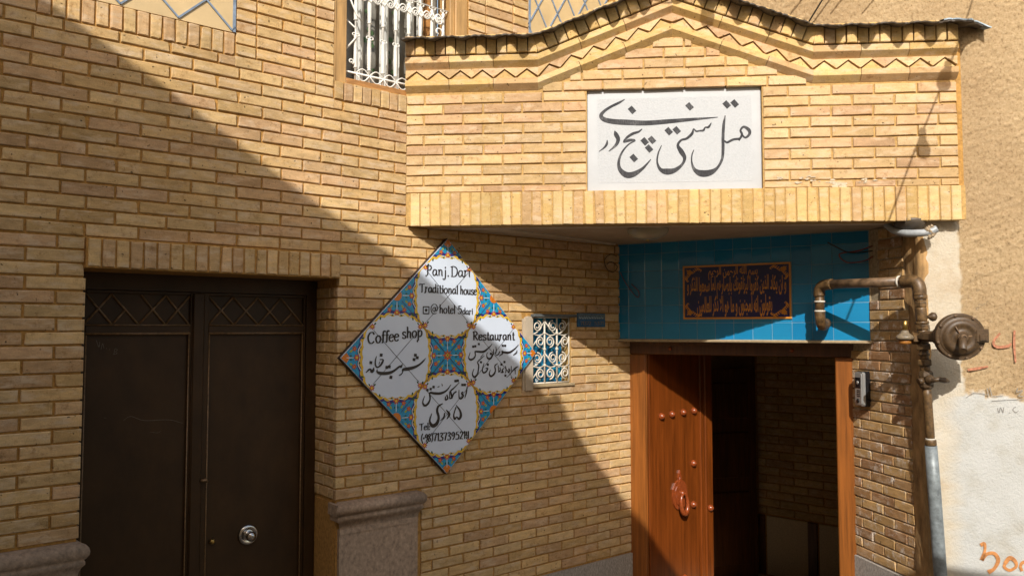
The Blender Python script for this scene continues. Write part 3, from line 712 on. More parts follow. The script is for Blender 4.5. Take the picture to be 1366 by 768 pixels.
xs_ = [x0_+(x1_-x0_)*t for t in (1/3, 2/3)]
for x in xs_: g2.tube([(x, Y, z0_), (x, Y, z1_)], .006, 6)
cw = (x1_-x0_)/3
for ci in range(3):
    cx = x0_+cw*(ci+.5)
    for ri, (zc, d) in enumerate(((1.965, 1), (1.868, -1), (1.765, 1), (1.668, -1))):
        sg = 1 if (ci+ri) % 2 else -1
        g2.tube(scroll(cx+sg*.012, zc, .036, 1.7, PI/2*d, sg*d, Y-.006), .0045, 6)
        g2.tube([(cx+sg*cw/2, Y-.004, zc-d*.055), (cx+sg*.01, Y-.004, zc-d*.02-d*.016), (cx-sg*cw/2, Y-.004, zc+d*.030)], .004, 6)
        if ri in (1, 3): g2.tube([(cx+cw/2*t, Y-.004, zc-d*.055-.016*(1-t*t)) for t in np.linspace(-1, 1, 9)], .004, 6)
for x in xs_:
    for zc in (1.82, 1.72, 1.92): g2.lathe((x, Y, zc-.008), (0, 0, 1), [(0, .006), (.004, .011), (.012, .011), (.016, .006)], 8)
g2.build('iron_grille', M['cream_iron'], sw)

# ================================================================ hand-lettered tile sign
LETTERS = {'sherbet':[[(-0.1445,-0.0118,0.0012),(-0.1587,-0.0265,0.006),(-0.1833,-0.0453,0.0078),(-0.2114,-0.058,0.0101),(-0.2461,-0.0658,0.0131),(-0.2805,-0.0692,0.0118),(-0.2908,-0.0732,0.0088),(-0.2907,-0.0836,0.0041),(-0.3008,-0.095,0.0041),(-0.3144,-0.1004,0.0023)],[(-0.2927,-0.0408,0.0024),(-0.3012,-0.0538,0.01),(-0.3097,-0.0529,0.0071),(-0.3181,-0.0577,0.0076),(-0.3416,-0.073,0.0088),(-0.3684,-0.0838,0.0111),(-0.4049,-0.0869,0.0122),(-0.4345,-0.0829,0.011),(-0.4476,-0.0738,0.0063),(-0.4445,-0.0639,0.0023)],[(-0.4319,-0.0129,0.0029),(-0.4115,-0.0142,0.0046),(-0.4153,-0.0272,0.0081),(-0.4251,-0.0414,0.0075),(-0.4381,-0.0511,0.0058),(-0.4511,-0.0507,0.0058),(-0.4578,-0.0347,0.0058),(-0.4564,-0.0117,0.0046),(-0.4501,0.0054,0.0017)],[(-0.4311,-0.0239,0.0023),(-0.4366,-0.0382,0.0023)],[(-0.4657,-0.0531,0.0017),(-0.4704,-0.0688,0.0115),(-0.4801,-0.0742,0.0097),(-0.485,-0.0626,0.0057),(-0.4963,-0.0651,0.0063),(-0.5122,-0.0788,0.0017)],[(-0.2206,0.0064,0.0112),(-0.2031,0.0042,0.0112)],[(-0.2291,-0.0172,0.0112),(-0.2116,-0.0195,0.0112)],[(-0.2082,-0.0073,0.0112),(-0.1907,-0.0095,0.0112)],[(-0.3969,-0.0538,0.0109),(-0.3803,-0.056,0.0109)],[(-0.382,-0.0513,0.0109),(-0.3653,-0.0536,0.0109)],[(-0.3715,-0.107,0.0109),(-0.3548,-0.1094,0.0109)],[(-0.4312,0.0114,0.0108),(-0.4147,0.0093,0.0109)],[(-0.4919,-0.0266,0.0107),(-0.4757,-0.0287,0.0108)]],'restaurant':[[(0.5044,0.0202,0.0022),(0.4987,0.0049,0.007),(0.4732,-0.0099,0.0026)],[(0.5159,0.0531,0.0018),(0.4845,0.0272,0.0061),(0.4451,0.0082,0.0087),(0.406,0.0089,0.0087),(0.3894,0.0135,0.0078),(0.3933,0.0026,0.0061),(0.3674,-0.012,0.0026)],[(0.3728,0.016,0.0052),(0.3619,-0.0011,0.0052),(0.34,-0.0101,0.0022)],[(0.3427,0.0446,0.0026),(0.3454,0.0208,0.0052),(0.34,-0.0028,0.0034)],[(0.3263,0.0297,0.0034),(0.321,-0.0002,0.0069),(0.3021,-0.0256,0.0086),(0.2805,-0.0208,0.0068),(0.2751,-0.0014,0.0034),(0.2832,0.0112,0.0017)],[(0.3154,0.06,0.0017),(0.2912,0.0389,0.0051),(0.2537,0.016,0.0085),(0.2114,0.0168,0.0076),(0.1914,0.0163,0.0059),(0.193,-0.0061,0.0059),(0.18,-0.0226,0.0076),(0.1592,-0.0284,0.0076),(0.1462,-0.0156,0.0042),(0.1565,0.0136,0.0017)],[(0.5129,-0.0768,0.0026),(0.493,-0.0863,0.007),(0.4704,-0.1017,0.0052),(0.4507,-0.1207,0.0035),(0.4228,-0.1414,0.0017)],[(0.489,-0.0958,0.0053),(0.4902,-0.1243,0.0026)],[(0.4591,-0.073,0.0035),(0.4591,-0.1044,0.0039)],[(0.4384,-0.0876,0.0052),(0.4479,-0.101,0.0057),(0.4367,-0.1115,0.0052),(0.4339,-0.094,0.0035)],[(0.4144,-0.0717,0.0035),(0.42,-0.0979,0.0052),(0.4116,-0.115,0.0026)],[(0.4033,-0.0843,0.0035),(0.3895,-0.0969,0.0061),(0.3978,-0.108,0.0061),(0.3785,-0.1086,0.0035)],[(0.3729,-0.0791,0.0043),(0.3757,-0.0964,0.0052),(0.362,-0.1089,0.0026)],[(0.3592,-0.0657,0.0034),(0.3647,-0.1047,0.0039)],[(0.3565,-0.0549,0.0026),(0.3347,-0.0693,0.006),(0.3401,-0.0953,0.006),(0.3293,-0.1163,0.0077),(0.3077,-0.1284,0.0085),(0.2942,-0.1151,0.006),(0.3022,-0.0897,0.0017)],[(0.2673,-0.0809,0.0034),(0.2834,-0.0827,0.006),(0.27,-0.1014,0.0068),(0.2514,-0.1051,0.0059),(0.2434,-0.0878,0.0051),(0.2566,-0.05,0.0021)],[(0.2591,-0.0075,0.0017),(0.2273,-0.028,0.0042),(0.2089,-0.0445,0.0051),(0.2168,-0.0616,0.0059),(0.2143,-0.0911,0.0059),(0.2065,-0.1161,0.0076),(0.1856,-0.128,0.0084),(0.1725,-0.1107,0.005),(0.1828,-0.0816,0.0017)],[(0.2511,0.0033,0.0017),(0.2299,-0.0175,0.0034)],[(0.3871,0.0496,0.0091),(0.4026,0.0479,0.0091)],[(0.4049,0.0493,0.0091),(0.4204,0.0477,0.0091)],[(0.2982,0.0036,0.009),(0.3134,0.0019,0.009)],[(0.2107,0.0613,0.0089),(0.2255,0.0597,0.0089)],[(0.1699,0.047,0.0088),(0.1845,0.0454,0.0089)],[(0.1856,0.0489,0.0089),(0.2002,0.0473,0.0089)],[(0.4067,-0.1278,0.0091),(0.4222,-0.1298,0.0091)],[(0.3994,-0.0474,0.0091),(0.4149,-0.0493,0.0091)],[(0.3773,-0.0611,0.0091),(0.3928,-0.063,0.0091)],[(0.2758,-0.059,0.009),(0.2908,-0.0609,0.009)],[(0.2263,-0.0437,0.0089),(0.2411,-0.0455,0.0089)]],'lodge':[[(0.1361,-0.1799,0.0044),(0.1294,-0.2157,0.0067),(0.1192,-0.2456,0.0022)],[(0.1089,-0.2091,0.0044),(0.0967,-0.2168,0.0077),(0.109,-0.2312,0.0077),(0.092,-0.2469,0.0077),(0.0798,-0.2379,0.0055),(0.0783,-0.1965,0.0028)],[(0.0815,-0.1553,0.0022),(0.0413,-0.1865,0.0055),(0.0227,-0.1993,0.006),(0.0262,-0.2214,0.0077),(0.0316,-0.2435,0.0044)],[(0.0615,-0.204,0.0055),(0.0415,-0.2167,0.0066),(0.0316,-0.2353,0.0066),(0.015,-0.2399,0.0044),(0.0148,-0.2017,0.0027)],[(-0.0049,-0.2197,0.0065),(0.0018,-0.2408,0.0071),(-0.0134,-0.2465,0.0065),(-0.0128,-0.2275,0.0044)],[(0.0246,-0.1638,0.0022),(-0.0051,-0.1952,0.0065),(-0.0443,-0.2096,0.0098),(-0.0897,-0.2072,0.0097),(-0.1172,-0.2042,0.0075),(-0.1151,-0.2354,0.0064),(-0.1277,-0.2614,0.0086),(-0.1498,-0.2708,0.0085),(-0.1626,-0.2514,0.0053),(-0.1502,-0.2175,0.0016)],[(-0.0381,-0.1556,0.0022),(-0.0341,-0.1705,0.0038)],[(-0.0673,-0.1744,0.0022),(-0.0537,-0.1712,0.0038)],[(0.0585,-0.2807,0.0027),(0.0856,-0.3126,0.0088),(0.0924,-0.3433,0.0121),(0.079,-0.3606,0.0099),(0.0635,-0.3485,0.0055),(0.0502,-0.3585,0.0088),(0.0434,-0.3345,0.006),(0.0586,-0.2917,0.0044)],[(-0.0078,-0.3039,0.0033),(0.0134,-0.3297,0.0109),(-0.0042,-0.3557,0.0027)],[(-0.0176,-0.3195,0.0054),(-0.024,-0.3435,0.0065),(-0.0467,-0.3608,0.0022)],[(-0.0309,-0.2672,0.0033),(-0.0602,-0.2806,0.0086),(-0.0684,-0.3054,0.0108),(-0.0579,-0.3411,0.0108),(-0.0706,-0.3751,0.0151),(-0.0982,-0.3848,0.015),(-0.1175,-0.3583,0.0085),(-0.1031,-0.3165,0.0027)],[(0.0938,-0.1686,0.01),(0.1101,-0.1709,0.01)],[(0.1108,-0.1693,0.01),(0.1271,-0.1716,0.01)],[(0.0465,-0.1445,0.0099),(0.0626,-0.1467,0.0099)],[(0.0619,-0.1435,0.0099),(0.0781,-0.1457,0.0099)],[(-0.1008,-0.1717,0.0097),(-0.0854,-0.174,0.0097)],[(-0.1403,-0.186,0.0096),(-0.125,-0.1882,0.0096)],[(-0.1199,-0.1816,0.0097),(-0.1046,-0.1839,0.0097)]],'marble':[[(-0.2597,0.223,0.0024),(-0.2913,0.2053,0.0096),(-0.3347,0.1847,0.0104),(-0.3703,0.1614,0.0121),(-0.3886,0.1362,0.0161),(-0.3706,0.1148,0.0193),(-0.3195,0.1024,0.0225),(-0.241,0.0959,0.024),(-0.1472,0.0905,0.0208),(-0.038,0.096,0.0191),(0.0706,0.1031,0.0143),(0.1635,0.1089,0.0079),(0.2367,0.1136,0.0016)],[(-0.3159,0.0519,0.0032),(-0.3082,0.0317,0.0176),(-0.2966,0.0034,0.016),(-0.3102,-0.0283,0.0112),(-0.3481,-0.0611,0.0024)],[(-0.3555,0.0023,0.0024),(-0.358,-0.0193,0.0096),(-0.3715,-0.039,0.0072),(-0.4008,-0.0609,0.0016)],[(-0.167,0.059,0.0024),(-0.1867,0.0435,0.008),(-0.218,0.0338,0.0112),(-0.2495,0.0128,0.0096),(-0.2669,-0.0108,0.0064),(-0.2355,-0.0018,0.0128),(-0.2066,-0.004,0.0064),(-0.242,-0.0257,0.0056),(-0.2751,-0.0649,0.0072),(-0.2935,-0.1124,0.0104),(-0.2899,-0.1563,0.0159),(-0.2588,-0.1887,0.0255),(-0.2198,-0.1894,0.0238),(-0.1727,-0.1624,0.0127),(-0.1413,-0.1311,0.0064),(-0.1217,-0.1077,0.0024)],[(0.2017,0.0842,0.0024),(0.186,0.0608,0.0095),(0.169,0.0596,0.0056),(0.1588,0.0439,0.0087),(0.1395,0.042,0.0063),(0.1202,0.04,0.0063),(0.1072,0.053,0.004),(0.0984,0.027,0.0111),(0.0695,0.0014,0.0095),(0.04,-0.0075,0.0087),(0.0227,-0.035,0.0111),(0.0416,-0.0711,0.0206),(0.0575,-0.1031,0.0143),(0.0448,-0.1385,0.0103),(0.0058,-0.1694,0.019),(-0.0369,-0.1766,0.0269),(-0.0717,-0.1641,0.0143),(-0.0884,-0.1242,0.0071),(-0.0825,-0.0766,0.0056),(-0.0642,-0.0332,0.0024)],[(0.3446,-0.0154,0.0063),(0.3618,0.0158,0.0095),(0.3545,0.0397,0.0079),(0.3716,0.0582,0.0095),(0.3974,0.0419,0.0142),(0.4016,0.0197,0.011),(0.3799,-0.0004,0.0079),(0.3603,0.0174,0.0071)],[(0.35,-0.0061,0.0095),(0.3156,-0.0093,0.0095),(0.2832,-0.0244,0.0087),(0.2695,-0.0139,0.0047)],[(0.2752,0.1222,0.0032),(0.2669,0.0748,0.0111),(0.2621,0.0037,0.0119),(0.2612,-0.0595,0.0118),(0.2551,-0.1147,0.0103),(0.2292,-0.1615,0.011),(0.1905,-0.186,0.0252),(0.1444,-0.1892,0.0284),(0.11,-0.1689,0.0142),(0.0951,-0.1275,0.0063),(0.0971,-0.088,0.0047),(0.1074,-0.0604,0.0024)],[(-0.232,0.1549,0.0305),(-0.2099,0.1736,0.0305)],[(0.076,0.1667,0.0303),(0.0979,0.1853,0.0303)],[(0.2728,0.1722,0.0302),(0.2946,0.1908,0.0302)],[(0.3151,0.1768,0.0301),(0.3369,0.1953,0.0301)],[(-0.0363,0.0338,0.0302),(-0.0144,0.0525,0.0302)],[(0.0064,0.0377,0.0302),(0.0283,0.0563,0.0302)],[(-0.1653,-0.0192,0.0303),(-0.1433,-0.0006,0.0303)],[(-0.1263,-0.0121,0.0303),(-0.1043,0.0066,0.0303)],[(-0.1422,-0.0587,0.0302),(-0.1203,-0.0401,0.0302)],[(-0.2246,-0.1089,0.0303),(-0.2026,-0.0902,0.0303)]],'scratch':[[(-1.4659,1.8969,0.0019),(-1.454,1.8659,0.0025),(-1.4506,1.8906,0.0019)],[(-1.4452,1.8534,0.0019),(-1.4392,1.8812,0.0025),(-1.433,1.8594,0.0019)],[(-1.424,1.8592,0.0031),(-1.4211,1.8586,0.0031)],[(-1.4114,1.8547,0.0031),(-1.4085,1.854,0.0031)],[(-1.3909,1.8306,0.0019),(-1.3869,1.8555,0.0019),(-1.3759,1.8522,0.0019),(-1.3837,1.843,0.0019),(-1.3778,1.8353,0.0019),(-1.3937,1.8307,0.0019)],[(-1.3434,1.5257,0.0012),(-1.3118,1.5423,0.0019),(-1.2522,1.5191,0.0019),(-1.1428,1.5143,0.0019),(-1.0798,1.4935,0.0013)],[(-1.4265,1.5441,0.0012),(-1.4152,1.5415,0.0012)],[(-1.2271,1.4632,0.0006),(-1.1906,1.457,0.0013),(-1.1786,1.4656,0.0006)]],'red':[[(3.1274,1.9256,0.0101),(3.0942,1.8801,0.0121),(3.1108,1.8549,0.0141),(3.1639,1.859,0.0141),(3.1817,1.8732,0.0101)],[(3.2002,1.9408,0.0101),(3.1959,1.8651,0.0121),(3.1998,1.7745,0.008)],[(2.9622,1.7352,0.0121),(3.0109,1.7435,0.0141),(3.0643,1.7538,0.0081)]],'orange':[[(2.9989,0.8417,0.0182),(3.0176,0.8504,0.0166),(3.019,0.8157,0.0133),(3.0031,0.7673,0.0215)],[(3.0031,0.7673,0.0166),(3.0281,0.7977,0.0166),(3.0643,0.8018,0.0182),(3.0833,0.7692,0.0198),(3.062,0.7258,0.0165),(3.0318,0.7068,0.0231)],[(3.1148,0.7519,0.0182),(3.1397,0.7814,0.0215),(3.1655,0.7655,0.0182),(3.1686,0.7384,0.0148),(3.1378,0.7195,0.0148),(3.1126,0.7337,0.0149),(3.1148,0.7519,0.0149)],[(3.1974,0.7169,0.0148),(3.1903,0.7414,0.0148),(3.2068,0.7624,0.0165),(3.2424,0.7551,0.0148),(3.2494,0.7264,0.0148),(3.2091,0.709,0.0132)]],'pencil':[[(2.9484,1.592,0.003),(2.9927,1.6175,0.003),(3.06,1.6079,0.003)],[(3.0543,1.643,0.004),(3.0617,1.6009,0.004)],[(3.067,1.6471,0.004),(3.0772,1.603,0.004)],[(3.0791,1.601,0.003),(3.1321,1.6034,0.003)],[(3.2053,1.644,0.004),(3.1999,1.6239,0.004),(3.2289,1.6321,0.004),(3.2088,1.6039,0.004),(3.2327,1.6021,0.004)],[(3.0764,1.5769,0.003),(3.2322,1.5871,0.003)],[(3.1013,1.541,0.003),(3.1102,1.518,0.004),(3.1177,1.5431,0.003),(3.1295,1.5182,0.004),(3.1332,1.5453,0.003)],[(3.1927,1.5488,0.003),(3.1779,1.5336,0.004),(3.1918,1.5188,0.004),(3.2065,1.5289,0.003)],[(3.1583,1.5185,0.003),(3.1649,1.5155,0.003)]]}

sg_ = thing('tile_sign', 'diamond shaped painted tile sign with white ovals, English and Persian lettering', 'sign')
sg_.location = FS.w(0, .010, 1.80); sg_.rotation_euler = (0, 0, FS.a)
R = .657; TH = .030; T4 = R/4
bk = MB(); bk.prism([(0, -R-.004), (R+.004, 0), (0, R+.004), (-R-.004, 0)], -TH+.007, 0); bk.build('backing', simple('dark_sign_edge', (0.035, 0.02, 0.015), .5), sg_)
tl = MB(); g_ = .0012; h = T4-g_
tl.prism([(0, -h), (h, 0), (0, h), (-h, 0)], -TH, -TH+.008); tme = tl.mesh('tile'); tme.materials.append(M['sign_white'])
for i in range(4):
    for j in range(4):
        o = bpy.data.objects.new('tile', tme); COL.objects.link(o); o.parent = sg_
        o.location = ((i-j)*T4, 0, (i+j-3)*T4)
Yd = -TH-.0004
def inside(p, q, mg=0): return abs(p)+abs(q) < R-mg
def oval(a, n=120, sx=.208, sz=.222, wob=0.0, k=22, ph=0.0, pw=2.6):
    pts = []
    for i in range(n):
        t = 2*PI*i/n; c, s_ = math.cos(t), math.sin(t)
        rr = (abs(c)**pw+abs(s_)**pw)**(-1/pw)
        rr *= (1+wob*(abs(math.sin(k*t/2+ph))*2-1)); pts.append((rr*c*(sx+a), rr*s_*(sz+a)))
    return pts
def clip_diamond(poly):
    """clip a polygon (x,z) to the board"""
    for nx, nz in ((1, 1), (-1, 1), (-1, -1), (1, -1)):
        out = []
        for i in range(len(poly)):
            a, b = poly[i], poly[(i+1) % len(poly)]; da, db = nx*a[0]+nz*a[1]-R+.003, nx*b[0]+nz*b[1]-R+.003
            if da <= 0: out.append(a)
            if da*db < 0: t = da/(da-db); out.append((a[0]+(b[0]-a[0])*t, a[1]+(b[1]-a[1])*t))
        poly = out
        if not poly: return []
    return poly
def fan(mb, c, poly, y):
    poly = clip_diamond(poly)
    if len(poly) < 3: return
    k = len(mb.v); mb.v.append((c[0], y, c[1])); mb.v += [(x, y, z) for x, z in poly]; n = len(poly)
    for i in range(n): mb.face((k, k+1+i, k+1+(i+1) % n))
dm = ['s_turq', 's_navy', 's_yellow', 'sign_white', 's_red', 's_orange', 's_green', 's_lime', 's_vine']
dec = MB(); MI = {n: i for i, n in enumerate(dm)}
dec.cur = MI['s_turq']; fan(dec, (0, 0), [(0, -R), (R, 0), (0, R), (-R, 0)], Yd)
cen = [(0, R/2), (-R/2, 0), (R/2, 0), (0, -R/2)]
for (a, c_, wob, lay, k_) in ((.021, 's_navy', .024, 1, 20), (.009, 's_yellow', .026, 2, 26), (-.006, 'sign_white', .016, 3, 26)):
    dec.cur = MI[c_]
    for cx, cz in cen: fan(dec, (cx, cz), [(cx+x, cz+z) for x, z in oval(a, 156, wob=wob, k=k_)], Yd-.0002*lay)
def flower(x, z, r, petal, core, layer=6, n=6):
    if not inside(x, z, r*.5): return
    dec.cur = MI[petal]; rr = []
    for i in range(n*4):
        t = 2*PI*i/(n*4); q = r*(.74+.26*math.cos(n*t)); rr.append((x+q*math.cos(t), z+q*math.sin(t)))
    fan(dec, (x, z), rr, Yd-.0002*layer)
    dec.cur = MI[core]; fan(dec, (x, z), [(x+r*.38*math.cos(i*PI/4), z+r*.38*math.sin(i*PI/4)) for i in range(8)], Yd-.0002*(layer+1))
def leaf(x, z, rot, l=.013, w=.007, c_='s_green'):
    if not inside(x, z, .008): return
    dec.cur = MI[c_]; c, s_ = math.cos(rot), math.sin(rot); p = [(l, 0), (l*.4, w), (-l*.6, w*.8), (-l, 0), (-l*.6, -w*.8), (l*.4, -w)]
    fan(dec, (x, z), [(x+a*c-b*s_, z+a*s_+b*c) for a, b in p], Yd-.0010)
def vine(pts, c_='s_vine', w=.005):
    if not all(inside(p[0], p[1], .004) for p in pts): return
    dec.cur = MI[c_]; ribbon(dec, [(p[0], p[1], w) for p in pts], Yd-.0009, 4)
def medallion(cx, cz, s=1.0):
    for q in range(4):
        a = q*PI/2; c, s_ = math.cos(a), math.sin(a)
        T = lambda x, z: (cx+(x*c-z*s_)*s, cz+(x*s_+z*c)*s)
        vine([T(.03, .03), T(.07, .07), T(.105, .105), T(.135, .14)], 's_navy', .0035)
        vine([T(.118, -.068), T(.100, -.035), T(.110, 0), T(.100, .035), T(.118, .068), T(.112, .085)], 's_vine', .0045)
        vine([T(.035, 0), T(.085, 0)], 's_vine', .004)
        flower(*T(.092, 0), .020, 's_red', 's_yellow')
        flower(*T(.078, .046), .016, 's_red', 's_orange', n=5); flower(*T(.078, -.046), .016, 's_red', 's_orange', n=5)
        leaf(*T(.060, .034), a+.6, .011, .006, 's_lime'); leaf(*T(.060, -.034), a-.6, .011, .006, 's_lime')
        leaf(*T(.104, .100), a+.8); leaf(*T(.126, .10), a+.3, .010, .005); leaf(*T(.100, .125), a+1.3, .010, .005)
        leaf(*T(.058, .010), a, .008, .004); leaf(*T(.058, -.010), a, .008, .004); leaf(*T(.108, .028), a+1, .008, .004); leaf(*T(.108, -.028), a-1, .008, .004)
    flower(cx, cz, .034*s, 's_orange', 's_yellow', 8, 8)
    dec.cur = MI['s_red']; fan(dec, (cx, cz), [(cx+.02*s*math.cos(i*PI/6), cz+.02*s*math.sin(i*PI/6)) for i in range(12)], Yd-.00175) if inside(cx, cz, .02) else None
medallion(0, 0)
for cx, cz in ((R/2, R/2), (-R/2, R/2), (R/2, -R/2), (-R/2, -R/2)): medallion(cx, cz)
for cx, cz in ((R, 0), (-R, 0), (0, R), (0, -R)): medallion(cx, cz)
for cx, cz, dx, dz in ((R, 0, -1, 0), (-R, 0, 1, 0), (0, R, 0, -1), (0, -R, 0, 1)):
    dec.cur = MI['s_orange']; w_ = .026
    fan(dec, (cx+dx*w_*.7, cz+dz*w_*.7), [(cx, cz), (cx+dx*w_*1.3+dz*w_, cz+dz*w_*1.3+dx*w_), (cx+dx*w_*2, cz+dz*w_*2), (cx+dx*w_*1.3-dz*w_, cz+dz*w_*1.3-dx*w_)], Yd-.0008)
for cx, cz in ((R/2, R/2), (-R/2, R/2), (R/2, -R/2), (-R/2, -R/2)):
    dec.cur = MI['s_orange']; fan(dec, (cx*.99, cz*.99), [(cx+.03*math.cos(i*PI/6), cz+.03*math.sin(i*PI/6)) for i in range(12)], Yd-.0015)
dec.build('painted_pattern', [M[n] for n in dm], sg_)
ros = MB(); keep = dec; dec = MB()
for sx in (-1, 1):
    for sz in (-1, 1):
        for cx, cz in cen:
            x, z = cx+sx*.148, cz+sz*.160
            if inside(x, z, .0): flower(x, z, .019, 's_red', 's_yellow', 9, 8); leaf(x+.016, z+.014, .8, .010, .005); leaf(x-.014, z+.016, 2.2, .009, .004)
dec.build('rosettes', [M[n] for n in dm], sg_)
jl = MB()
for cx, cz in cen + [(0, 0)]:
    e = .10 if (cx, cz) == (0, 0) else .142
    ribbon(jl, [(cx-e, cz-e, .0026), (cx+e, cz+e, .0026)], Yd-.00225); ribbon(jl, [(cx-e, cz+e, .0026), (cx+e, cz-e, .0026)], Yd-.00225)
jl.build('tile_joint', M['dark_cable'], sg_)
# stroke alphabet: x-height 1, ascender 1.65, descender -0.6
G = {
 'P': (1.15, [[(.3, 0), (.35, .8), (.4, 1.6)], [(.05, 1.35), (.4, 1.65), (.85, 1.55), (.95, 1.2), (.7, .9), (.38, .85)], [(.05, -.05), (.3, 0)]]),
 'a': (.95, [[(.72, .8), (.5, 1), (.2, .85), (.08, .4), (.25, .03), (.5, .12), (.72, .5)], [(.72, .95), (.72, .3), (.9, 0)]]),
 'n': (1.0, [[(.05, .9), (.2, .95), (.22, .5), (.2, 0)], [(.22, .65), (.45, 1), (.7, .85), (.72, .4), (.75, .05), (.88, .05)]]),
 'j': (.6, [[(.35, 1), (.36, .2), (.3, -.4), (.1, -.6), (-.12, -.45)], [(.33, 1.4), (.4, 1.36)]]),
 '.': (.35, [[(.12, .05), (.22, .05)]]), '-': (.45, [[(.05, .12), (.35, .12)]]),
 'D': (1.3, [[(.3, .02), (.3, 1.6)], [(.05, 1.5), (.6, 1.62), (1.1, 1.25), (1.12, .5), (.75, .05), (.1, .02)]]),
 'r': (.75, [[(.05, .92), (.2, .98), (.22, .5), (.2, 0)], [(.22, .6), (.4, .98), (.65, .95)], [(.05, 0), (.35, 0)]]),
 'i': (.45, [[(.08, .92), (.22, .98), (.22, .4), (.24, .05), (.36, .02)], [(.2, 1.4), (.27, 1.36)]]),
 'T': (1.1, [[(.02, 1.3), (.1, 1.55), (.55, 1.52), (1.1, 1.6)], [(.55, 1.52), (.52, .8), (.5, .05), (.3, 0)]]),
 't': (.65, [[(.3, 1.5), (.3, .7), (.32, .1), (.5, 0), (.62, .1)], [(.05, 1), (.6, 1)]]),
 'd': (.95, [[(.7, .8), (.45, 1), (.15, .8), (.08, .35), (.28, .02), (.55, .15), (.7, .45)], [(.6, 1.6), (.72, 1.55), (.72, .3), (.88, 0)]]),
 'o': (.92, [[(.45, 1), (.15, .8), (.08, .4), (.28, .02), (.6, .05), (.8, .45), (.7, .88), (.45, 1), (.3, .93)]]),
 'l': (.45, [[(.08, 1.6), (.22, 1.6), (.22, .6), (.22, .05), (.36, 0)]]),
 'h': (1.0, [[(.08, 1.6), (.22, 1.6), (.22, .8), (.2, 0)], [(.22, .65), (.45, 1), (.7, .85), (.72, .4), (.75, .05), (.88, .02)]]),
 'u': (.98, [[(.05, .95), (.18, .95), (.18, .4), (.3, .05), (.55, .08), (.72, .4)], [(.6, .98), (.74, .95), (.74, .3), (.9, .02)]]),
 's': (.78, [[(.68, .82), (.45, 1), (.18, .85), (.25, .58), (.6, .4), (.62, .12), (.35, 0), (.06, .18)]]),
 'e': (.85, [[(.1, .5), (.45, .58), (.72, .68), (.62, .95), (.35, .98), (.1, .65), (.12, .2), (.4, 0), (.75, .2)]]),
 '@': (1.35, [[(.85, .55), (.7, .95), (.42, .8), (.4, .4), (.6, .3), (.85, .6), (.9, 1), (.9, .5), (1.1, .35), (1.25, .8), (1.05, 1.35), (.6, 1.5), (.2, 1.2), (.05, .7), (.2, .1), (.6, -.15), (1.1, 0)]]),
 '5': (.9, [[(.75, 1.5), (.3, 1.5)], [(.3, 1.5), (.25, .9)], [(.25, .9), (.55, 1), (.78, .65), (.65, .15), (.35, 0), (.08, .15)]]),
 'C': (1.25, [[(1.05, 1.25), (.8, 1.58), (.35, 1.45), (.1, .85), (.25, .2), (.65, 0), (1.05, .3)]]),
 'f': (.6, [[(.68, 1.45), (.5, 1.62), (.32, 1.4), (.3, .7), (.26, .1), (.1, -.1)], [(.05, .95), (.58, 1)]]),
 'p': (1.0, [[(.05, .95), (.22, .98), (.22, .2), (.2, -.55)], [(.22, .7), (.5, 1), (.8, .85), (.82, .4), (.55, .08), (.25, .2)], [(.05, -.58), (.35, -.55)]]),
 'R': (1.2, [[(.28, 0), (.3, 1.55)], [(.05, 1.45), (.5, 1.62), (.9, 1.35), (.75, .95), (.32, .85)], [(.5, .85), (.75, .4), (1.05, 0)]]),
 '(': (.55, [[(.45, 1.7), (.15, 1.1), (.12, .4), (.4, -.2)]]), ')': (.55, [[(.1, 1.7), (.4, 1.1), (.42, .4), (.1, -.2)]]),
 '+': (.5, [[(.05, .7), (.42, .7)], [(.24, .5), (.24, .92)]]),
 '9': (.85, [[(.7, 1.2), (.45, 1.5), (.15, 1.25), (.2, .85), (.5, .8), (.7, 1.2), (.65, .5), (.3, 0)]]),
 '8': (.85, [[(.6, 1.35), (.4, 1.52), (.15, 1.25), (.35, .85), (.68, .45), (.55, .05), (.25, .02), (.1, .35), (.35, .8), (.62, 1.15), (.6, 1.35)]]),
 '7': (.8, [[(.08, 1.35), (.15, 1.5), (.72, 1.5)], [(.72, 1.5), (.5, .8), (.35, 0)]]),
 '1': (.5, [[(.1, 1.2), (.3, 1.5), (.3, .7), (.28, 0)]]),
 '3': (.85, [[(.15, 1.35), (.45, 1.52), (.68, 1.2), (.35, .85), (.7, .55), (.6, .1), (.25, 0), (.05, .2)]]),
 '2': (.85, [[(.12, 1.2), (.4, 1.52), (.7, 1.2), (.5, .7), (.1, .05)], [(.1, .05), (.4, .1), (.75, .02)]]),
 '4': (.85, [[(.2, 1.5), (.12, .7)], [(.12, .7), (.7, .75)], [(.62, 1.5), (.6, .7), (.58, 0)]]),
 ':': (.35, [[(.15, .12), (.2, .1)], [(.15, .75), (.2, .73)]]), ' ': (.5, []),
}
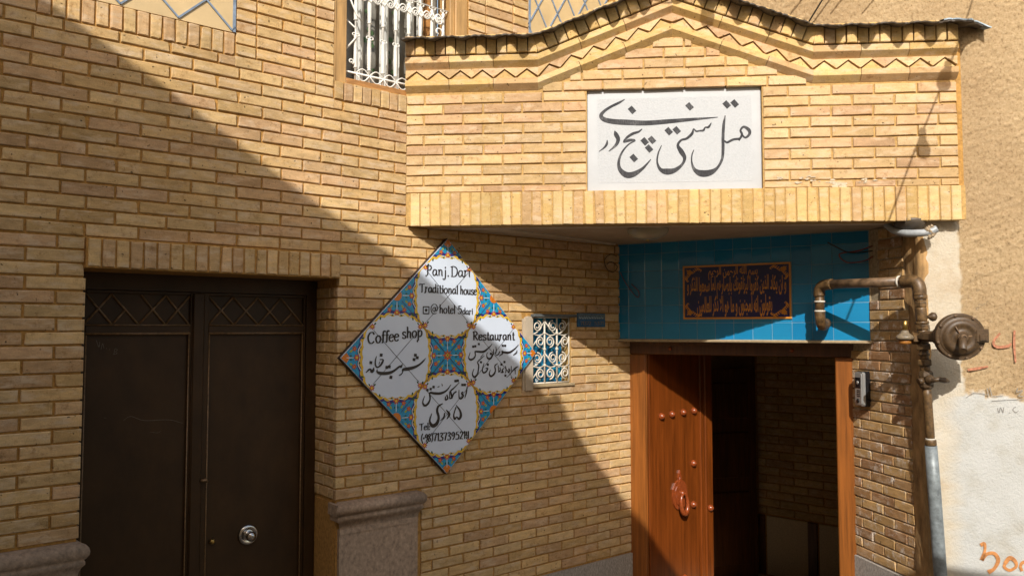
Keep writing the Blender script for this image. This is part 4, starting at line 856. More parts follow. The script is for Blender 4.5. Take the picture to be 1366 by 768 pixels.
def write(mb, text, x0, x1, z0, z1, xh, y, w=.0085):
    """brush text from baseline point (x0,z0) to (x1,z1), thick verticals and thin horizontals, small serifs"""
    tot = sum(G[c][0] for c in text); s = (x1-x0)/tot; x = x0
    for c in text:
        adv, strokes = G[c]; base = z0+(z1-z0)*(x-x0)/(x1-x0)
        for st in strokes:
            pts = [(x+a*s, base+b*xh) for a, b in st]
            Q = smooth_path(pts, 5) if len(pts) > 2 else smooth_path(pts)
            out = []
            for i, q in enumerate(Q):
                a, b = Q[max(0, i-1)], Q[min(len(Q)-1, i+1)]; dx, dz = b[0]-a[0], b[1]-a[1]; l = math.hypot(dx, dz) or 1
                out.append((q[0], q[1], w*(.42+.58*abs(dz/l))))
            if len(pts) == 2 and math.dist(pts[0], pts[1]) < .35*xh: out = [(pts[0][0], pts[0][1], w*1.2), (pts[1][0], pts[1][1], w*1.2)]; ribbon(mb, [(out[0][0]-w*.4, out[0][1], w*1.1), (out[0][0]+w*.5, out[0][1]-w*.2, w*1.1)], y)
            else: ribbon(mb, out, y, 1)
        x += adv*s
Yl = -TH-.0034
tx = MB()
write(tx, 'Panj', -.148, -.008, .444, .446, .034, Yl); write(tx, '-', .0, .012, .443, .443, .034, Yl); write(tx, 'Dari', .016, .158, .444, .448, .036, Yl)
write(tx, 'Traditional', -.187, .072, .350, .346, .029, Yl); write(tx, 'house', .083, .203, .345, .345, .029, Yl)
write(tx, '@', -.114, -.066, .236, .236, .033, Yl, .006); write(tx, 'hotel', -.058, .053, .235, .234, .029, Yl); write(tx, '5', .066, .098, .234, .234, .030, Yl); write(tx, 'dari', .101, .176, .232, .231, .022, Yl, .007)
write(tx, 'Coffee', -.505, -.314, .072, .086, .037, Yl, .0105); write(tx, 'shop', -.298, -.166, .096, .106, .036, Yl, .0105)
write(tx, 'Restaurant', .172, .487, .083, .082, .031, Yl, .0105)
write(tx, 'Tel:', -.182, -.114, -.403, -.404, .022, Yl, .007); write(tx, '(+98)', -.172, -.094, -.466, -.469, .026, Yl, .0075); write(tx, '7137395214', -.094, .153, -.470, -.476, .028, Yl, .009)
for a, b in (((-.163, .232), (-.126, .232)), ((-.163, .270), (-.126, .270)), ((-.163, .230), (-.163, .272)), ((-.126, .230), (-.126, .272))): ribbon(tx, [(*a, .006), (*b, .006)], Yl)
disc(tx, -.1445, .251, .009, Yl)
for key in ('sherbet', 'restaurant', 'lodge'):
    tp = MB()
    for st in LETTERS[key]: ribbon(tp, [(a, b, c*1.3+.0012) for a, b, c in st], Yl, 4)
    tag(tp.build('persian_lettering', M['ink'], sg_), kind='stuff')
tag(tx.build('latin_lettering', M['ink'], sg_), kind='stuff')

# ---- small blue address plate
ap = thing('address_plate', 'small blue enamel address plate on the brick wall right of the small window', 'sign')
ap.location = FS.w(1.417-.257, .008, 2.005); ap.rotation_euler = (0, 0, FS.a)
MB().cbox(-.128, .128, -.010, 0, -.045, .045, .003).build('plate', simple('blue_enamel', (0.02, 0.10, 0.22), .3, nscale=30, namt=.3), ap)
MB().box(-.124, .124, -.0108, -.0098, .006, .041).build('name_band', simple('faded_grey_band', (0.10, 0.14, 0.17), .4, nscale=90, namt=.3), ap)
pt_ = MB()
def persian_squiggle(mb, x0, x1, z, h, y, w, seed):
    rnd = random.Random(seed); x = x0
    while x < x1:
        l = rnd.uniform(.012, .026); hh = h*rnd.uniform(.5, 1)
        ribbon(mb, [(x, z+hh, w*.5), (x+l*.3, z, w), (x+l*.8, z+rnd.uniform(-.2, .3)*h, w), (x+l, z+hh*.6, w*.5)], y, 3); x += l+.006
persian_squiggle(pt_, -.115, .10, .012, .014, -.0114, .003, 3); pt_.build('street_name', M['s_vine'], ap)
nb = MB(); write(nb, '71372', -.105, -.005, -.032, -.032, .015, -.0106, .004); write(nb, '5371', .02, .112, -.032, -.032, .015, -.0106, .004)
nb.build('number', simple('ochre_number', (0.30, 0.16, 0.03), .5), ap)

# ================================================================ entrance canopy
can = thing('entrance_canopy', 'projecting brick canopy with gabled cornice and wavy roof edge over the doorway', 'canopy', FC)
def zl(u):
    if u < .735: return 3.252
    if u < 1.459: return 3.252+(u-.735)/(1.459-.735)*(3.527-3.252)
    if u < 2.191: return 3.527+(u-1.459)/(2.191-1.459)*(3.250-3.527)
    return 3.250
UR = 2.925
MZ0, MZ1, MU0, MU1 = 2.6905, 3.2500, 1.000, 1.930
fw = MB()
wall_boxes(fw, .002, UR, 2.512, 3.252, 0.0, .14, [(MU0, MU1, MZ0, MZ1)]); fw.box(MU0, MU1, .06, .14, MZ0, MZ1)
fw.prism([(.002, 3.252), (UR, 3.252), (UR, 3.50), (2.191, 3.50), (1.459, 3.78), (.735, 3.50), (.002, 3.50)], 0, .14)
fw.box(.018, UR+.02, -.022, 0.0, 2.512, 2.689)
fw.build('front_wall', M['mortar_canopy'], can)
def loc(fr, x, y):
    dx, dy = x-fr.o[0], y-fr.o[1]; return (dx*fr.c+dy*fr.s, -dx*fr.s+dy*fr.c)
d0, d1 = loc(FC, *FD.pt(0, 0)), loc(FC, *FD.pt(1.574, 0))
sof = MB(); sof.prism_z([(.0, .10), (UR, .10), (UR, .18), (d1[0]+.25, d1[1]+.02), (d1[0], d1[1]+.03), (d0[0]+.02, d0[1]+.05)], 2.524, 2.56)
sof.build('soffit', M['soffit'], can)
bt = MB(); bt.box(.06, UR-.1, .10, .135, 2.508, 2.526)
bt.build('batten', M['batten'], can)
bt = MB(); e = Vector((d0[0], d0[1])).normalized()
bt.prism_z([(.10, .13), (.46, .13), (.46+.07, .20), (d0[0]-.02, d0[1]-.06), (d0[0]-.09, d0[1]-.06)], 2.514, 2.526)
bt.build('plaster_margin', M['batten'], can)
bd = MB(); bd.prism_z([(.05, .14), (UR, .14), (UR, .30), (d1[0]+.1, d1[1]+.10), (d0[0]+.1, d0[1]+.2), (d0[0]-.02, d0[1])], 2.56, 3.44); bd.build('core', M['mortar_canopy'], can)
Bc = Bricks(can, FC, M['brick_canopy'])
PC = .0566
k = -1
while 2.730+k*PC < 3.55:
    z0, z1 = 2.730+k*PC+.0042, 2.730+(k+1)*PC-.0042
    if k == -1: z0 = 2.694
    # keep only where the cornice line is above this course
    lo, hi = .006, UR-.004
    if z1-.035 > 3.252:
        lo = .735+(z1-.03-3.252)/(3.527-3.252)*.724; hi = 2.191-(z1-.03-3.250)/(3.527-3.250)*.732
        if hi-lo < .1: break
    an = .213 if k % 2 else .323
    for (p, q) in minus((lo, hi), [(MU0-.002, MU1+.002)] if z1 < MZ1+.012 else []):
        course(Bc, p+(.004 if abs(p-MU1) < .01 else 0), q-(.004 if abs(q-MU0) < .01 else 0), z0, z1, an, .218, .010)
    k += 1
Bc.flush()
Bt = Bricks(can, FC, M['soldier'], 'soldier_brick')
for i in range(52):
    a = .034+i*.0556
    Bt.put(a+.0035, a+.0556-.0035, 2.508, 2.687, out=.030)
Bt.flush()
SEG = [(.002, .735), (.735, 1.459), (1.459, 2.191), (2.191, UR)]
def band(h0, h1, out, name, mats, length=.218):
    for (a, b) in SEG:
        sl = (zl(b-1e-6)-zl(a+1e-6))/(b-a); z_a = zl(a+1e-6); n = max(1, round((b-a)/length))
        cuts = [a+(b-a)*i/n for i in range(n+1)]
        for i in range(n):
            m_ = MB(); x0, x1 = cuts[i]+(.0015 if i else 0), cuts[i+1]-(.0015 if i < n-1 else 0)
            prof = [(0, .003), (.46, out*.95), (.5, out), (.96, out*.93), (1.0, out*.8)]
            for x, first in ((x0, i == 0), (x1, i == n-1)):
                for f_, o_ in prof+[(1.0, -.01), (0, -.01)]:
                    hh = h0+(h1-h0)*f_; sh = 0 if first else -sl/(1+sl*sl)*(h1-h0)*f_
                    m_.v.append((x+sh, -o_, z_a+(x+sh-a)*sl+hh))
            q = len(prof)+2
            for j in range(q): j2 = (j+1) % q; m_.face((j, q+j, q+j2, j2))
            m_.face(list(range(q-1, -1, -1))); m_.face(list(range(q, 2*q)))
            m_.build(name, M['soldier'], can)
band(0, .063, .034, 'cornice_brick', None); band(.122, .192, .040, 'cornice_brick', None)
ft = MB()
for (a, b) in SEG:
    sl = (zl(b-1e-6)-zl(a+1e-6))/(b-a); z_a = zl(a+1e-6); n = round((b-a)/.1155); p = (b-a)/n
    Z = lambda u, h_: (u, z_a+(u-a)*sl+h_)
    for i in range(n):
        u = a+i*p
        MB().prism([Z(u+.004, .064), Z(u+p-.004, .064), Z(u+p/2, .109)], -.012, 0.004).build('zigzag_brick', M['soldier'], can)
    for i in range(n+1):
        u = a+i*p; l_, r_ = max(a, u-p/2), min(b, u+p/2)
        pl = [Z(l_, .121), Z(l_, .1165 if l_ < u else .075)] + ([Z(u, .072)] if l_ < u < r_ else []) + [Z(r_, .1165 if r_ > u else .075), Z(r_, .121)]
        MB().prism(pl, -.021, 0.004).build('zigzag_brick', M['brick_canopy'], can)
Bu = Bricks(can, FC, M['soldier'], 'eaves_brick')
for (a, b) in SEG:
    sl = (zl(b-1e-6)-zl(a+1e-6))/(b-a); z_a = zl(a+1e-6); ph = math.atan(sl); Ls = (b-a)/math.cos(ph); n = round(Ls/.0585)
    for i in range(n):
        t = (i+.5)/n; u = a+(b-a)*t; zz = z_a+(u-a)*sl+.198*1.0; hh = .105
        x = u-math.sin(ph)*hh/2; z = zz+math.cos(ph)*hh/2
        Bu.put(x-Ls/n/2+.0028, x+Ls/n/2-.0028, z-hh/2, z+hh/2, out=.045, yrot=-ph)
Bu.flush()
# wavy roof sheet along the gable
def roof_sheet(name, u0, u1, m, dz=0.0, dout=0.0):
    nu = int((u1-u0)/.0118); nv = 9; mb = MB()
    for layer in (0, 1):
        for i in range(nu+1):
            u = u0+(u1-u0)*i/nu; c = math.cos(2*PI*(u-.085)/.1635); w = 1-2*((1-c)/2)**1.5
            st = .0035*(1 if math.sin(2*PI*u/.041) > 0 else -1)
            zc = (zl(u-.012)+zl(u)+zl(u+.012))/3
            for j in range(nv):
                v = j/(nv-1)
                tap = min(1, max(.15, (3.075-u)/.125))
                out = (.127+dout-(.031*w+st)*(1-v)**3)*tap-.95*v
                z = zc+.261+dz+.20*v+(.015*w)*(1-v)**2+(.010*w)*v+(.007 if layer else 0)
                mb.v.append((u, -out, z))
    A_ = (nu+1)*nv
    for i in range(nu):
        for j in range(nv-1):
            q = i*nv+j; mb.face((q, q+1, q+nv+1, q+nv), True); q += A_; mb.face((q, q+nv, q+nv+1, q+1), True)
        mb.face((i*nv, (i+1)*nv, (i+1)*nv+A_, i*nv+A_))
    return mb.build(name, m, can)
roof_sheet('roof_sheet', .0, 3.06, M['roof'])
roof_sheet('flashing', 2.83, 3.10, M['roof_blue'], dz=.014, dout=-.012)
cl_ = MB(); cl_.box(UR-.004, UR+.022, -.004, .10, 2.69, 3.44); cl_.build('mortar_joint', M['mortar'], can)
for q, (a, b, c, w) in enumerate(((2.08, 2.30, 2.722, .010), (2.12, 2.20, 2.742, .006), (2.40, 2.55, 2.725, .007), (2.28, 2.34, 2.702, .012), (1.98, 2.06, 2.745, .004))):
    q_ = MB()
    for _ in range(9):
        x_, z_, r_ = random.uniform(a, b), c+random.uniform(-.012, .012), random.uniform(.003, w)
        kk = len(q_.v); q_.v += [(x_+r_*2.2*random.uniform(.5, 1.2)*math.cos(t*.785), -.0120-.0001*_, z_+r_*random.uniform(.4, 1.1)*math.sin(t*.785)) for t in range(8)]; q_.face(range(kk, kk+8))
    tag(q_.build('lime_smear', M['lime'], can), kind='stuff')

# marble name plaque
mp_ = thing('marble_plaque', 'white marble plaque engraved with Persian calligraphy in the canopy front', 'sign')
mc = (1.465, 2.970); mp_.location = FC.w(mc[0], 0, mc[1]); mp_.rotation_euler = (0, 0, FC.a)
hw, hh = (MU1-MU0)/2-.001, (MZ1-MZ0)/2-.001
MB().cbox(-hw, hw, .019, .058, -hh, hh, .004).build('slab', M['marble'], mp_)
MB().box(-hw+.055, hw-.05, .0182, .0192, -hh+.045, hh-.05).build('stippled_field', M['marble_field'], mp_)
lt = MB()
for st in LETTERS['marble']: ribbon(lt, [(a, b, c*1.22+.0015) for a, b, c in st], .0176, 5)
lt.build('calligraphy', M['engraved'], mp_)

# ceiling lamp
lm = thing('ceiling_lamp', 'shallow frosted glass ceiling lamp under the canopy soffit', 'lamp', loc=(.775, 4.47, 2.518))
MB().lathe((0, 0, 0), (0, 0, -1), [(0, .062), (.012, .060), (.014, .05)], 28).build('base', M['brass'], lm)
def glass():
    m, nt, lk, b = mat('frosted_amber_glass')
    b.inputs['Base Color'].default_value = (.62, .55, .38, 1); b.inputs['Roughness'].default_value = .22; b.inputs['Transmission Weight'].default_value = .45
    return m
dp = [(.006, .118)] + [(.006+.058*math.sin(t), .118*math.cos(t)) for t in np.linspace(.12, 1.45, 9)]
db = MB(); db.lathe((0, 0, 0), (0, 0, -1), dp, 32, caps=False); M['frosted'] = glass(); db.build('glass_bowl', M['frosted'], lm)
MB().lathe((.0, 0, -.060), (0, 0, -1), [(0, .012), (.006, .010), (.012, .004)], 12).build('finial', M['brass'], lm)

# ================================================================ blue tiled lintel above the door
til = thing('tiled_lintel', 'blue glazed tile wall over the wooden entrance door under the canopy', 'tiled wall', FD)
tb = MB(); tb.prism_z([(0, -.0005), (1.574, -.0005), (1.60, .20), (.06, .20)], 1.862, 2.56); tb.build('wall', simple('pale_grout', (0.24, 0.36, 0.42), .8), til)
us_ = [.002] + [.0747+.1178*i for i in range(13)]; us_[-1] = 1.570
us_ = [u for u in us_ if u <= 1.5701]
if us_[-1] < 1.56: us_.append(1.570)
zs_ = [1.880, 1.986, 2.102, 2.218, 2.334, 2.450, 2.520]
_tm = {}
for i in range(len(us_)-1):
    for j in range(len(zs_)-1):
        w, h = us_[i+1]-us_[i]-.0018, zs_[j+1]-zs_[j]-.0018
        kk = (round(w, 3), round(h, 3))
        if kk not in _tm:
            q = MB(); q.cbox(-w/2, w/2, -.002, .008, -h/2, h/2, .0015); me = q.mesh('tile'); me.materials.append(M['tile_blue']); _tm[kk] = me
        o = bpy.data.objects.new('tile', _tm[kk]); COL.objects.link(o); o.parent = til
        o.location = ((us_[i]+us_[i+1])/2, 0, (zs_[j]+zs_[j+1])/2)
        o.rotation_euler = (random.uniform(-.010, .010), 0, random.uniform(-.010, .010))
MB().cbox(-.004, 1.590, -.022, .03, 1.862, 1.879, .004).build('ledge', M['ledge'], til)
MB().box(1.572, 1.584, -.006, .05, 1.88, 2.36).build('edge_trim', M['ledge'], til)

# calligraphy panel with three lines of script
FORMS = {'ا': 0xfe8d, 'ب': 0xfe8f, 'ت': 0xfe95, 'ث': 0xfe99, 'ج': 0xfe9d, 'ح': 0xfea1, 'خ': 0xfea5, 'د': 0xfea9, 'ذ': 0xfeab, 'ر': 0xfead, 'ز': 0xfeaf, 'س': 0xfeb1, 'ش': 0xfeb5,
         'ص': 0xfeb9, 'ض': 0xfebd, 'ط': 0xfec1, 'ظ': 0xfec5, 'ع': 0xfec9, 'غ': 0xfecd, 'ف': 0xfed1, 'ق': 0xfed5, 'ك': 0xfed9, 'ل': 0xfedd, 'م': 0xfee1, 'ن': 0xfee5, 'ه': 0xfee9, 'و': 0xfeed, 'ي': 0xfef1}
NOJOIN = 'ادذرزو'
def shape(t):
    out = []; i = 0; n = len(t)
    while i < n:
        c = t[i]
        if c not in FORMS: out.append(c); i += 1; continue
        prev = i > 0 and t[i-1] in FORMS and t[i-1] not in NOJOIN
        if c == 'ل' and i+1 < n and t[i+1] == 'ا': out.append(chr(0xfefc if prev else 0xfefb)); i += 2; continue
        nxt = i+1 < n and t[i+1] in FORMS and c not in NOJOIN
        b = FORMS[c]; out.append(chr(b+(3 if prev and nxt else 1 if prev else 2 if nxt else 0))); i += 1
    return ''.join(out[::-1])
cp = thing('calligraphy_panel', 'dark navy tile panel with three lines of orange Arabic script set in the blue tiles', 'sign')
cp.location = FD.w(.797, .003, 2.1825); cp.rotation_euler = (0, 0, FD.a)
PW, PH = .341, .175
MB().cbox(-PW, PW, -.009, 0, -PH, PH, .002).build('border', simple('pale_panel_edge', (0.34, 0.27, 0.20), .3), cp)
MB().box(-PW+.004, PW-.004, -.0100, -.008, -PH+.004, PH-.004).build('orange_frame', M['p_orange'], cp)
MB().box(-PW+.014, PW-.014, -.0106, -.009, -PH+.014, PH-.014).build('field', M['p_navy'], cp)
def script_line(text, x0, x1, zc, hh, off=.016):
    cu = bpy.data.curves.new('script', 'FONT'); cu.body = shape(text); cu.size = 1; cu.offset = off
    ob = bpy.data.objects.new('script', cu); me = bpy.data.meshes.new_from_object(ob); bpy.data.objects.remove(ob)
    n = len(me.vertices); a = np.empty(n*3); me.vertices.foreach_get('co', a); a = a.reshape(n, 3)
    mn, mx = a.min(0), a.max(0)
    b = np.zeros_like(a); b[:, 0] = x0+(a[:, 0]-mn[0])/(mx[0]-mn[0])*(x1-x0); b[:, 1] = -.0112; b[:, 2] = zc-hh/2+(a[:, 1]-mn[1])/(mx[1]-mn[1])*hh
    # stems lean and lift a little as in a written line
    b[:, 2] += .004*np.sin(b[:, 0]*40)
    me.vertices.foreach_set('co', b.ravel()); me.materials.clear(); me.materials.append(M['p_orange']); me.update()
    o = bpy.data.objects.new('script_line', me); COL.objects.link(o); o.parent = cp
script_line('بسم الله الرحمن الرحيم', -.17, .14, .120, .085, .014)
script_line('و ان يكاد الذين كفروا ليزلقونك بابصارهم لما سمعوا الذكر و', -.310, .310, .028, .140, .018)
script_line('يقولون انه لمجنون و ما هو الا ذكر للعالمين', -.245, .225, -.092, .135, .018)
for sx in (-1, 1):
    for sz in (-1, 1):
        cm = MB()
        ox, oz = sx*(PW-.016), sz*(PH-.016)
        for i in range(9):
            t = i/8; x = ox-sx*(.012+.085*t); z = oz-sz*(.012+.012*math.sin(6*t)); ribbon(cm, [(x, z, .004), (x-sx*.012, z-sz*.010, .007), (x-sx*.004, z-sz*.018, .003)], -.0111, 3)
            x = ox-sx*(.012+.012*math.sin(6*t)); z = oz-sz*(.012+.065*t); ribbon(cm, [(x, z, .004), (x-sx*.010, z-sz*.012, .007), (x-sx*.018, z-sz*.004, .003)], -.0111, 3)
        for q in range(5):
            a = q*1.256; disc(cm, ox-sx*.030+.011*math.cos(a), oz-sz*.028+.011*math.sin(a), .0075, -.0111, 8)
        tag(cm.build('corner_ornament', M['p_orange'], cp), kind='stuff')
mk = MB(); persian_squiggle(mk, .265, .315, -.158, .010, -.0115, .004, 5); mk.build('maker_mark', M['s_navy'], cp)

# ================================================================ wooden entrance door
dw = thing('wooden_door', 'carved wooden entrance door standing half open, studded leaf with ring knocker', 'door', FG)
fr = MB(); fr.cbox(.0, .112, -.012, .11, 0, 1.775, .006); fr.cbox(.088, .116, .004, .12, 0, 1.775, .006); fr.build('door_jamb', M['door_wood'], dw)
fr = MB(); fr.cbox(1.318, 1.425, -.012, .11, 0, 1.775, .006); fr.build('door_jamb', M['door_wood'], dw)
hd = MB(); hd.cbox(.0, 1.425, -.010, .12, 1.776, 1.864, .005); hd.cbox(.02, 1.40, -.026, -.008, 1.84, 1.863, .003); hd = hd.build('door_head', M['door_dark'], dw)
for x in (.29, 1.07): MB().lathe((x, -.009, 1.815), (0, -1, 0), [(0, .013), (.008, .012), (.014, .007), (.016, .002)], 12).build('stud', M['stud'], hd)
lf = MB(); LW = .685
lf.box(0, LW, 0, .045, .03, 1.775)
lf.cbox(.0, .050, -.010, .0, .03, 1.775, .004)
lf.cbox(.555, .600, -.012, .0, .03, 1.775, .005); lf.cbox(.600, LW, -.020, .0, .03, 1.775, .006)
leaf_o = lf.build('door_leaf', M['leaf_wood'], dw)
leaf_o.location = (.117, .03, 0); leaf_o.rotation_euler = (0, 0, math.radians(39)-FG.a)
def stud(x, z, y=0.0, r=.026):
    MB().lathe((x, y, z), (0, -1, 0), [(0, r), (.006, r*.98), (.016, r*.82), (.026, r*.5), (.031, r*.2), (.032, .002)], 18).build('stud', M['stud'], leaf_o)
for x, z, y in ((.136, 1.343, 0), (.246, 1.350, 0), (.370, 1.355, 0), (.490, 1.358, 0), (.478, .985, 0), (.472, .695, 0), (.642, .650, -.020), (.136, .20, 0), (.246, .20, 0), (.370, .20, 0)): stud(x, z, y)
kp = MB(); kx, kz = .318, .80
out_ = [(0, .155), (.010, .135), (.018, .105), (.014, .088), (.050, .070), (.074, .030), (.080, -.020), (.070, -.070), (.045, -.105), (.0, -.122)]
poly = [(kx+x, kz+z) for x, z in out_] + [(kx-x, kz+z) for x, z in out_[-2:0:-1]]
kp.prism(poly[::-1], -.012, 0); kp.prism([(kx+(x-kx)*.72, kz-.015+(z-kz+.015)*.72) for x, z in poly][::-1], -.017, -.011)
kp = kp.build('knocker_plate', M['stud'], leaf_o)
kr = MB(); kr.lathe((kx+.012, -.012, kz-.005), (0, -1, 0), [(0, .022), (.014, .020), (.026, .012), (.030, .004)], 14)
kr.tube([(kx+.012+.036*math.sin(t), -.034-.010*(1-math.cos(t))/2, kz-.075+.068*math.cos(t)) for t in np.linspace(0, 2*PI, 25)[:-1]], [.0105+.004*(1-math.cos(t)) for t in np.linspace(0, 2*PI, 25)[:-1]], 8, closed=True)
kr.build('knocker_ring', M['stud'], leaf_o)

# ================================================================ sunken corridor behind the door
cor = thing('entrance_corridor', 'dark sunken entrance corridor with brick wall and grey panels behind the open door', 'corridor', loc=(1.5, 6.0, -.8))
def CP(poly, z0, z1, name, m): return MB().prism_z([(x-1.5, y-6.0) for x, y in poly], z0+.8, z1+.8).build(name, m, cor)
g0, g1 = FG.pt(0, -.125), FG.pt(1.425, -.125)
FI = Frame(2.785, 9.0, -42)
ip = FI.pt(-.02); iq = FI.pt(1.6)
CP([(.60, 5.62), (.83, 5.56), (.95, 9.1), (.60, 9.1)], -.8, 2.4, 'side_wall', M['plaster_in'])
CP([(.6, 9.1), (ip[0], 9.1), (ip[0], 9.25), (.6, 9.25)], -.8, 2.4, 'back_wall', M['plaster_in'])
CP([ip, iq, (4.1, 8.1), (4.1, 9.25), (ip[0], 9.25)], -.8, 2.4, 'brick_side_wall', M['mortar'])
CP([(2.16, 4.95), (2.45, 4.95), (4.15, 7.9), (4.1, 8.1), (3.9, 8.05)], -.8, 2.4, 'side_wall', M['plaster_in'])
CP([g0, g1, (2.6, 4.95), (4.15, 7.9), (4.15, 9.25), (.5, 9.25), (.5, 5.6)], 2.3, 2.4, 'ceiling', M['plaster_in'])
CP([(.65, 5.9), (4.1, 5.9), (4.15, 9.25), (.65, 9.25)], -.85, -.8, 'floor', M['floor_in'])
CP([(.83, 5.46), (2.3, 5.0), (3.0, 5.9), (3.0, 6.2), (.8, 6.2), (.8, 5.9)], -.05, 0.004, 'landing', M['floor_in'])
CP([(.8, 6.2), (3.0, 6.2), (3.0, 6.24), (.8, 6.24)], -.8, 0.0, 'step_riser', M['floor_in'])
Bi = Bricks(cor, FI, M['brick_house'])
PI_ = .088; k = 0
inner = []
while k < 27:
    x = .0; kk = -1 if k % 2 else 0
    e = [0.0]+[.10+.155*(k % 2)+.318*q for q in range(0, 6)]
    for a_, b_ in zip(e[:-1], e[1:]):
        inner.append((a_+.006, b_-.006, -.12+k*PI_+.006, -.12+(k+1)*PI_-.006))
    k += 1
for a_, b_, c_, d_2 in inner:
    if b_-a_ < .03: continue
    L_, H_, lst = VAR['full']; v, f, me = random.choice(lst)
    o = bpy.data.objects.new('brick', mesh_with(me, M['brick_house'])); COL.objects.link(o); o.parent = cor
    p = FI.pt((a_+b_)/2, .010); o.location = (p[0]-1.5, p[1]-6.0, (c_+d_2)/2+.8); o.rotation_euler = (0, 0, FI.a); o.scale = ((b_-a_)/L_, 1, (d_2-c_)/H_)
for a_, b_ in ((.0, .075), (.095, .56), (.56, .66), (.68, 1.2), (1.2, 1.5)):
    wide = b_-a_ > .2
    o = MB().cbox(a_, b_, -.014 if wide else -.024, .0, -.78, -.135, .004).build('panel', M['panel_in'] if wide else M['door_dark'], cor)
    o.location = (FI.o[0]-1.5, FI.o[1]-6.0, .8); o.rotation_euler = (0, 0, FI.a)
# inner door standing open against the dark end of the corridor
il = MB(); il.box(0, .62, 0, .04, .0, 2.3)
for z0_, z1_ in ((.15, .95), (1.1, 1.6), (1.75, 2.15)): il.cbox(.09, .53, -.012, 0, z0_, z1_, .01)
ilo = il.build('inner_door', M['door_dark'], cor); ilo.location = (.62, 2.75, 0); ilo.rotation_euler = (0, 0, math.radians(12))

# ================================================================ brick pier right of the door
pier = thing('brick_pier', 'weathered brown brick pier with white lime stains right of the wooden door', 'brick pier', FE)
pw = MB(); pw.box(-.30, .352, 0.0, .34, 0, 1.862); pw.box(.001, .352, 0.0, .34, 1.862, 2.52); pw.build('wall', M['mortar_pier'], pier)
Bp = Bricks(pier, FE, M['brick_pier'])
k = 0; PE_ = .0575
while .615+k*PE_ < 2.50:
    z0, z1 = .615+k*PE_+.004, .615+(k+1)*PE_-.004
    if z1 > 2.515: break
    u0 = -.22 if z1 < 1.86 else (.004 if z1 < 2.11 else .085+.006*(k % 3))
    u1 = .338 if z1 < 2.1 else .300-.004*(k % 2)
    course(Bp, u0, u1, z0, z1, .085 if k % 2 else -.015, .195, .009, out=.009)
    k += 1
Bp.flush()
MB().cbox(-.22, .35, -.016, .01, 0, .612, .004).build('stone_band', M['stone_base'], pier)
# rough plaster edge between the pier and the stucco wall
def plaster_edge():
    pts = [FE.pt(.300, .004), FE.pt(.345, .010), (2.146, 4.195), (2.142, 4.165), FF.pt(2.748, .013), FF.pt(2.785, .006)]
    nz = 90; mb = MB(); n = len(pts)
    for i in range(nz+1):
        z = 2.49*i/nz
        for j, (x, y) in enumerate(pts):
            fx = noise.noise(Vector((j*3.1, 0, z*9)))*.016+noise.noise(Vector((j*5.1, 7, z*31)))*.006
            if z < 2.1 and j == 0: x, y = FE.pt(.338, .004)
            mb.v.append((x+fx*(.2 if j > 2 else 1)-pier.location.x, y-abs(fx)*.6-pier.location.y, z))
    for i in range(nz):
        for j in range(n-1): mb.face((i*n+j, i*n+j+1, (i+1)*n+j+1, (i+1)*n+j), True)
    o = mb.build('plaster_edge', M['dirty_plaster'], pier); o.rotation_euler = (0, 0, -FE.a)
plaster_edge()

# ================================================================ stucco wall of the neighbouring house
stw = thing('stucco_wall', 'tan rough stucco wall with white plaster foot and red and orange graffiti', 'wall', FF)
def stucco_mesh():
    U0, U1_, Z0, Z1 = 1.55, 4.2, 0.0, 5.2; st = .0105
    nu, nz = int((U1_-U0)/st), int((Z1-Z0)/st)
    V = []; C_ = []; keep = np.zeros((nu+1, nz+1), bool)
    nn = noise.noise; fr_ = noise.fractal
    for i in range(nu+1):
        u = U0+i*st
        for j in range(nz+1):
            z = Z0+j*st
            e1 = nn(Vector((u*9, z*9, 0)))*.035+nn(Vector((u*37, z*37, 4)))*.012
            low = min(1, max(0, (1.595+e1*1.6+(.05 if u < 3.05 else 0)-z)/.02))
            e2 = nn(Vector((0, z*7, 2)))*.022+nn(Vector((u*3, z*30, 4)))*.014
            strip = min(1, max(0, (2.945+e2-u)/.014))*min(1, max(0, (2.575+e1-z)/.014))
            if z < 1.6: strip = min(1, max(0, (2.93+e2*2-u)/.10))
            grime = max(0, 1-math.hypot((u-3.03)/.16, (z-2.10)/.28))
            rough = (1-low)*(1-strip)
            d = 0.0
            if rough > .01:
                q = Vector((u*34+z*16, z*26-u*10, 0)); d = abs(nn(q))*.013+nn(q*2.1)*.006
            d = d*rough+(1-rough)*(.011+nn(Vector((u*5, z*5, 9)))*.004+nn(Vector((u*22, z*22, 9)))*.0012)
            V.append((u, -d, z)); C_.append((low, strip, grime*rough*1.2, 1)); keep[i, j] = not (z < 2.55 and u < 2.745)
    F = []
    w = nz+1
    for i in range(nu):
        for j in range(nz):
            if keep[i, j] and keep[i+1, j] and keep[i, j+1]: F.append((i*w+j, (i+1)*w+j, (i+1)*w+j+1, i*w+j+1))
    me = bpy.data.meshes.new('render_coat'); me.from_pydata(V, [], F)
    ca = me.color_attributes.new('zone', 'FLOAT_COLOR', 'POINT'); ca.data.foreach_set('color', np.clip(np.array(C_, dtype=np.float32), 0, 1).ravel())
    me.materials.append(M['stucco']); me.polygons.foreach_set('use_smooth', [True]*len(F)); me.update()
    o = bpy.data.objects.new('render_coat', me); COL.objects.link(o); o.parent = stw
stucco_mesh()
cw_ = MB(); cw_.box(2.775, 4.2, .02, .4, 0, 5.2); cw_.box(1.55, 2.775, .02, .10, 2.56, 5.2); cw_.build('wall', M['plaster'], stw)
for key, mm, nm in (('red', 'red_spray', 'red_graffiti'), ('orange', 'orange_spray', 'orange_graffiti'), ('pencil', 'pencil', 'pencil_scribble')):
    q = MB()
    for st in LETTERS[key]: ribbon(q, st, -.0155 if key != 'red' else -.0135, 5)
    q.build(nm, M[mm], stw)
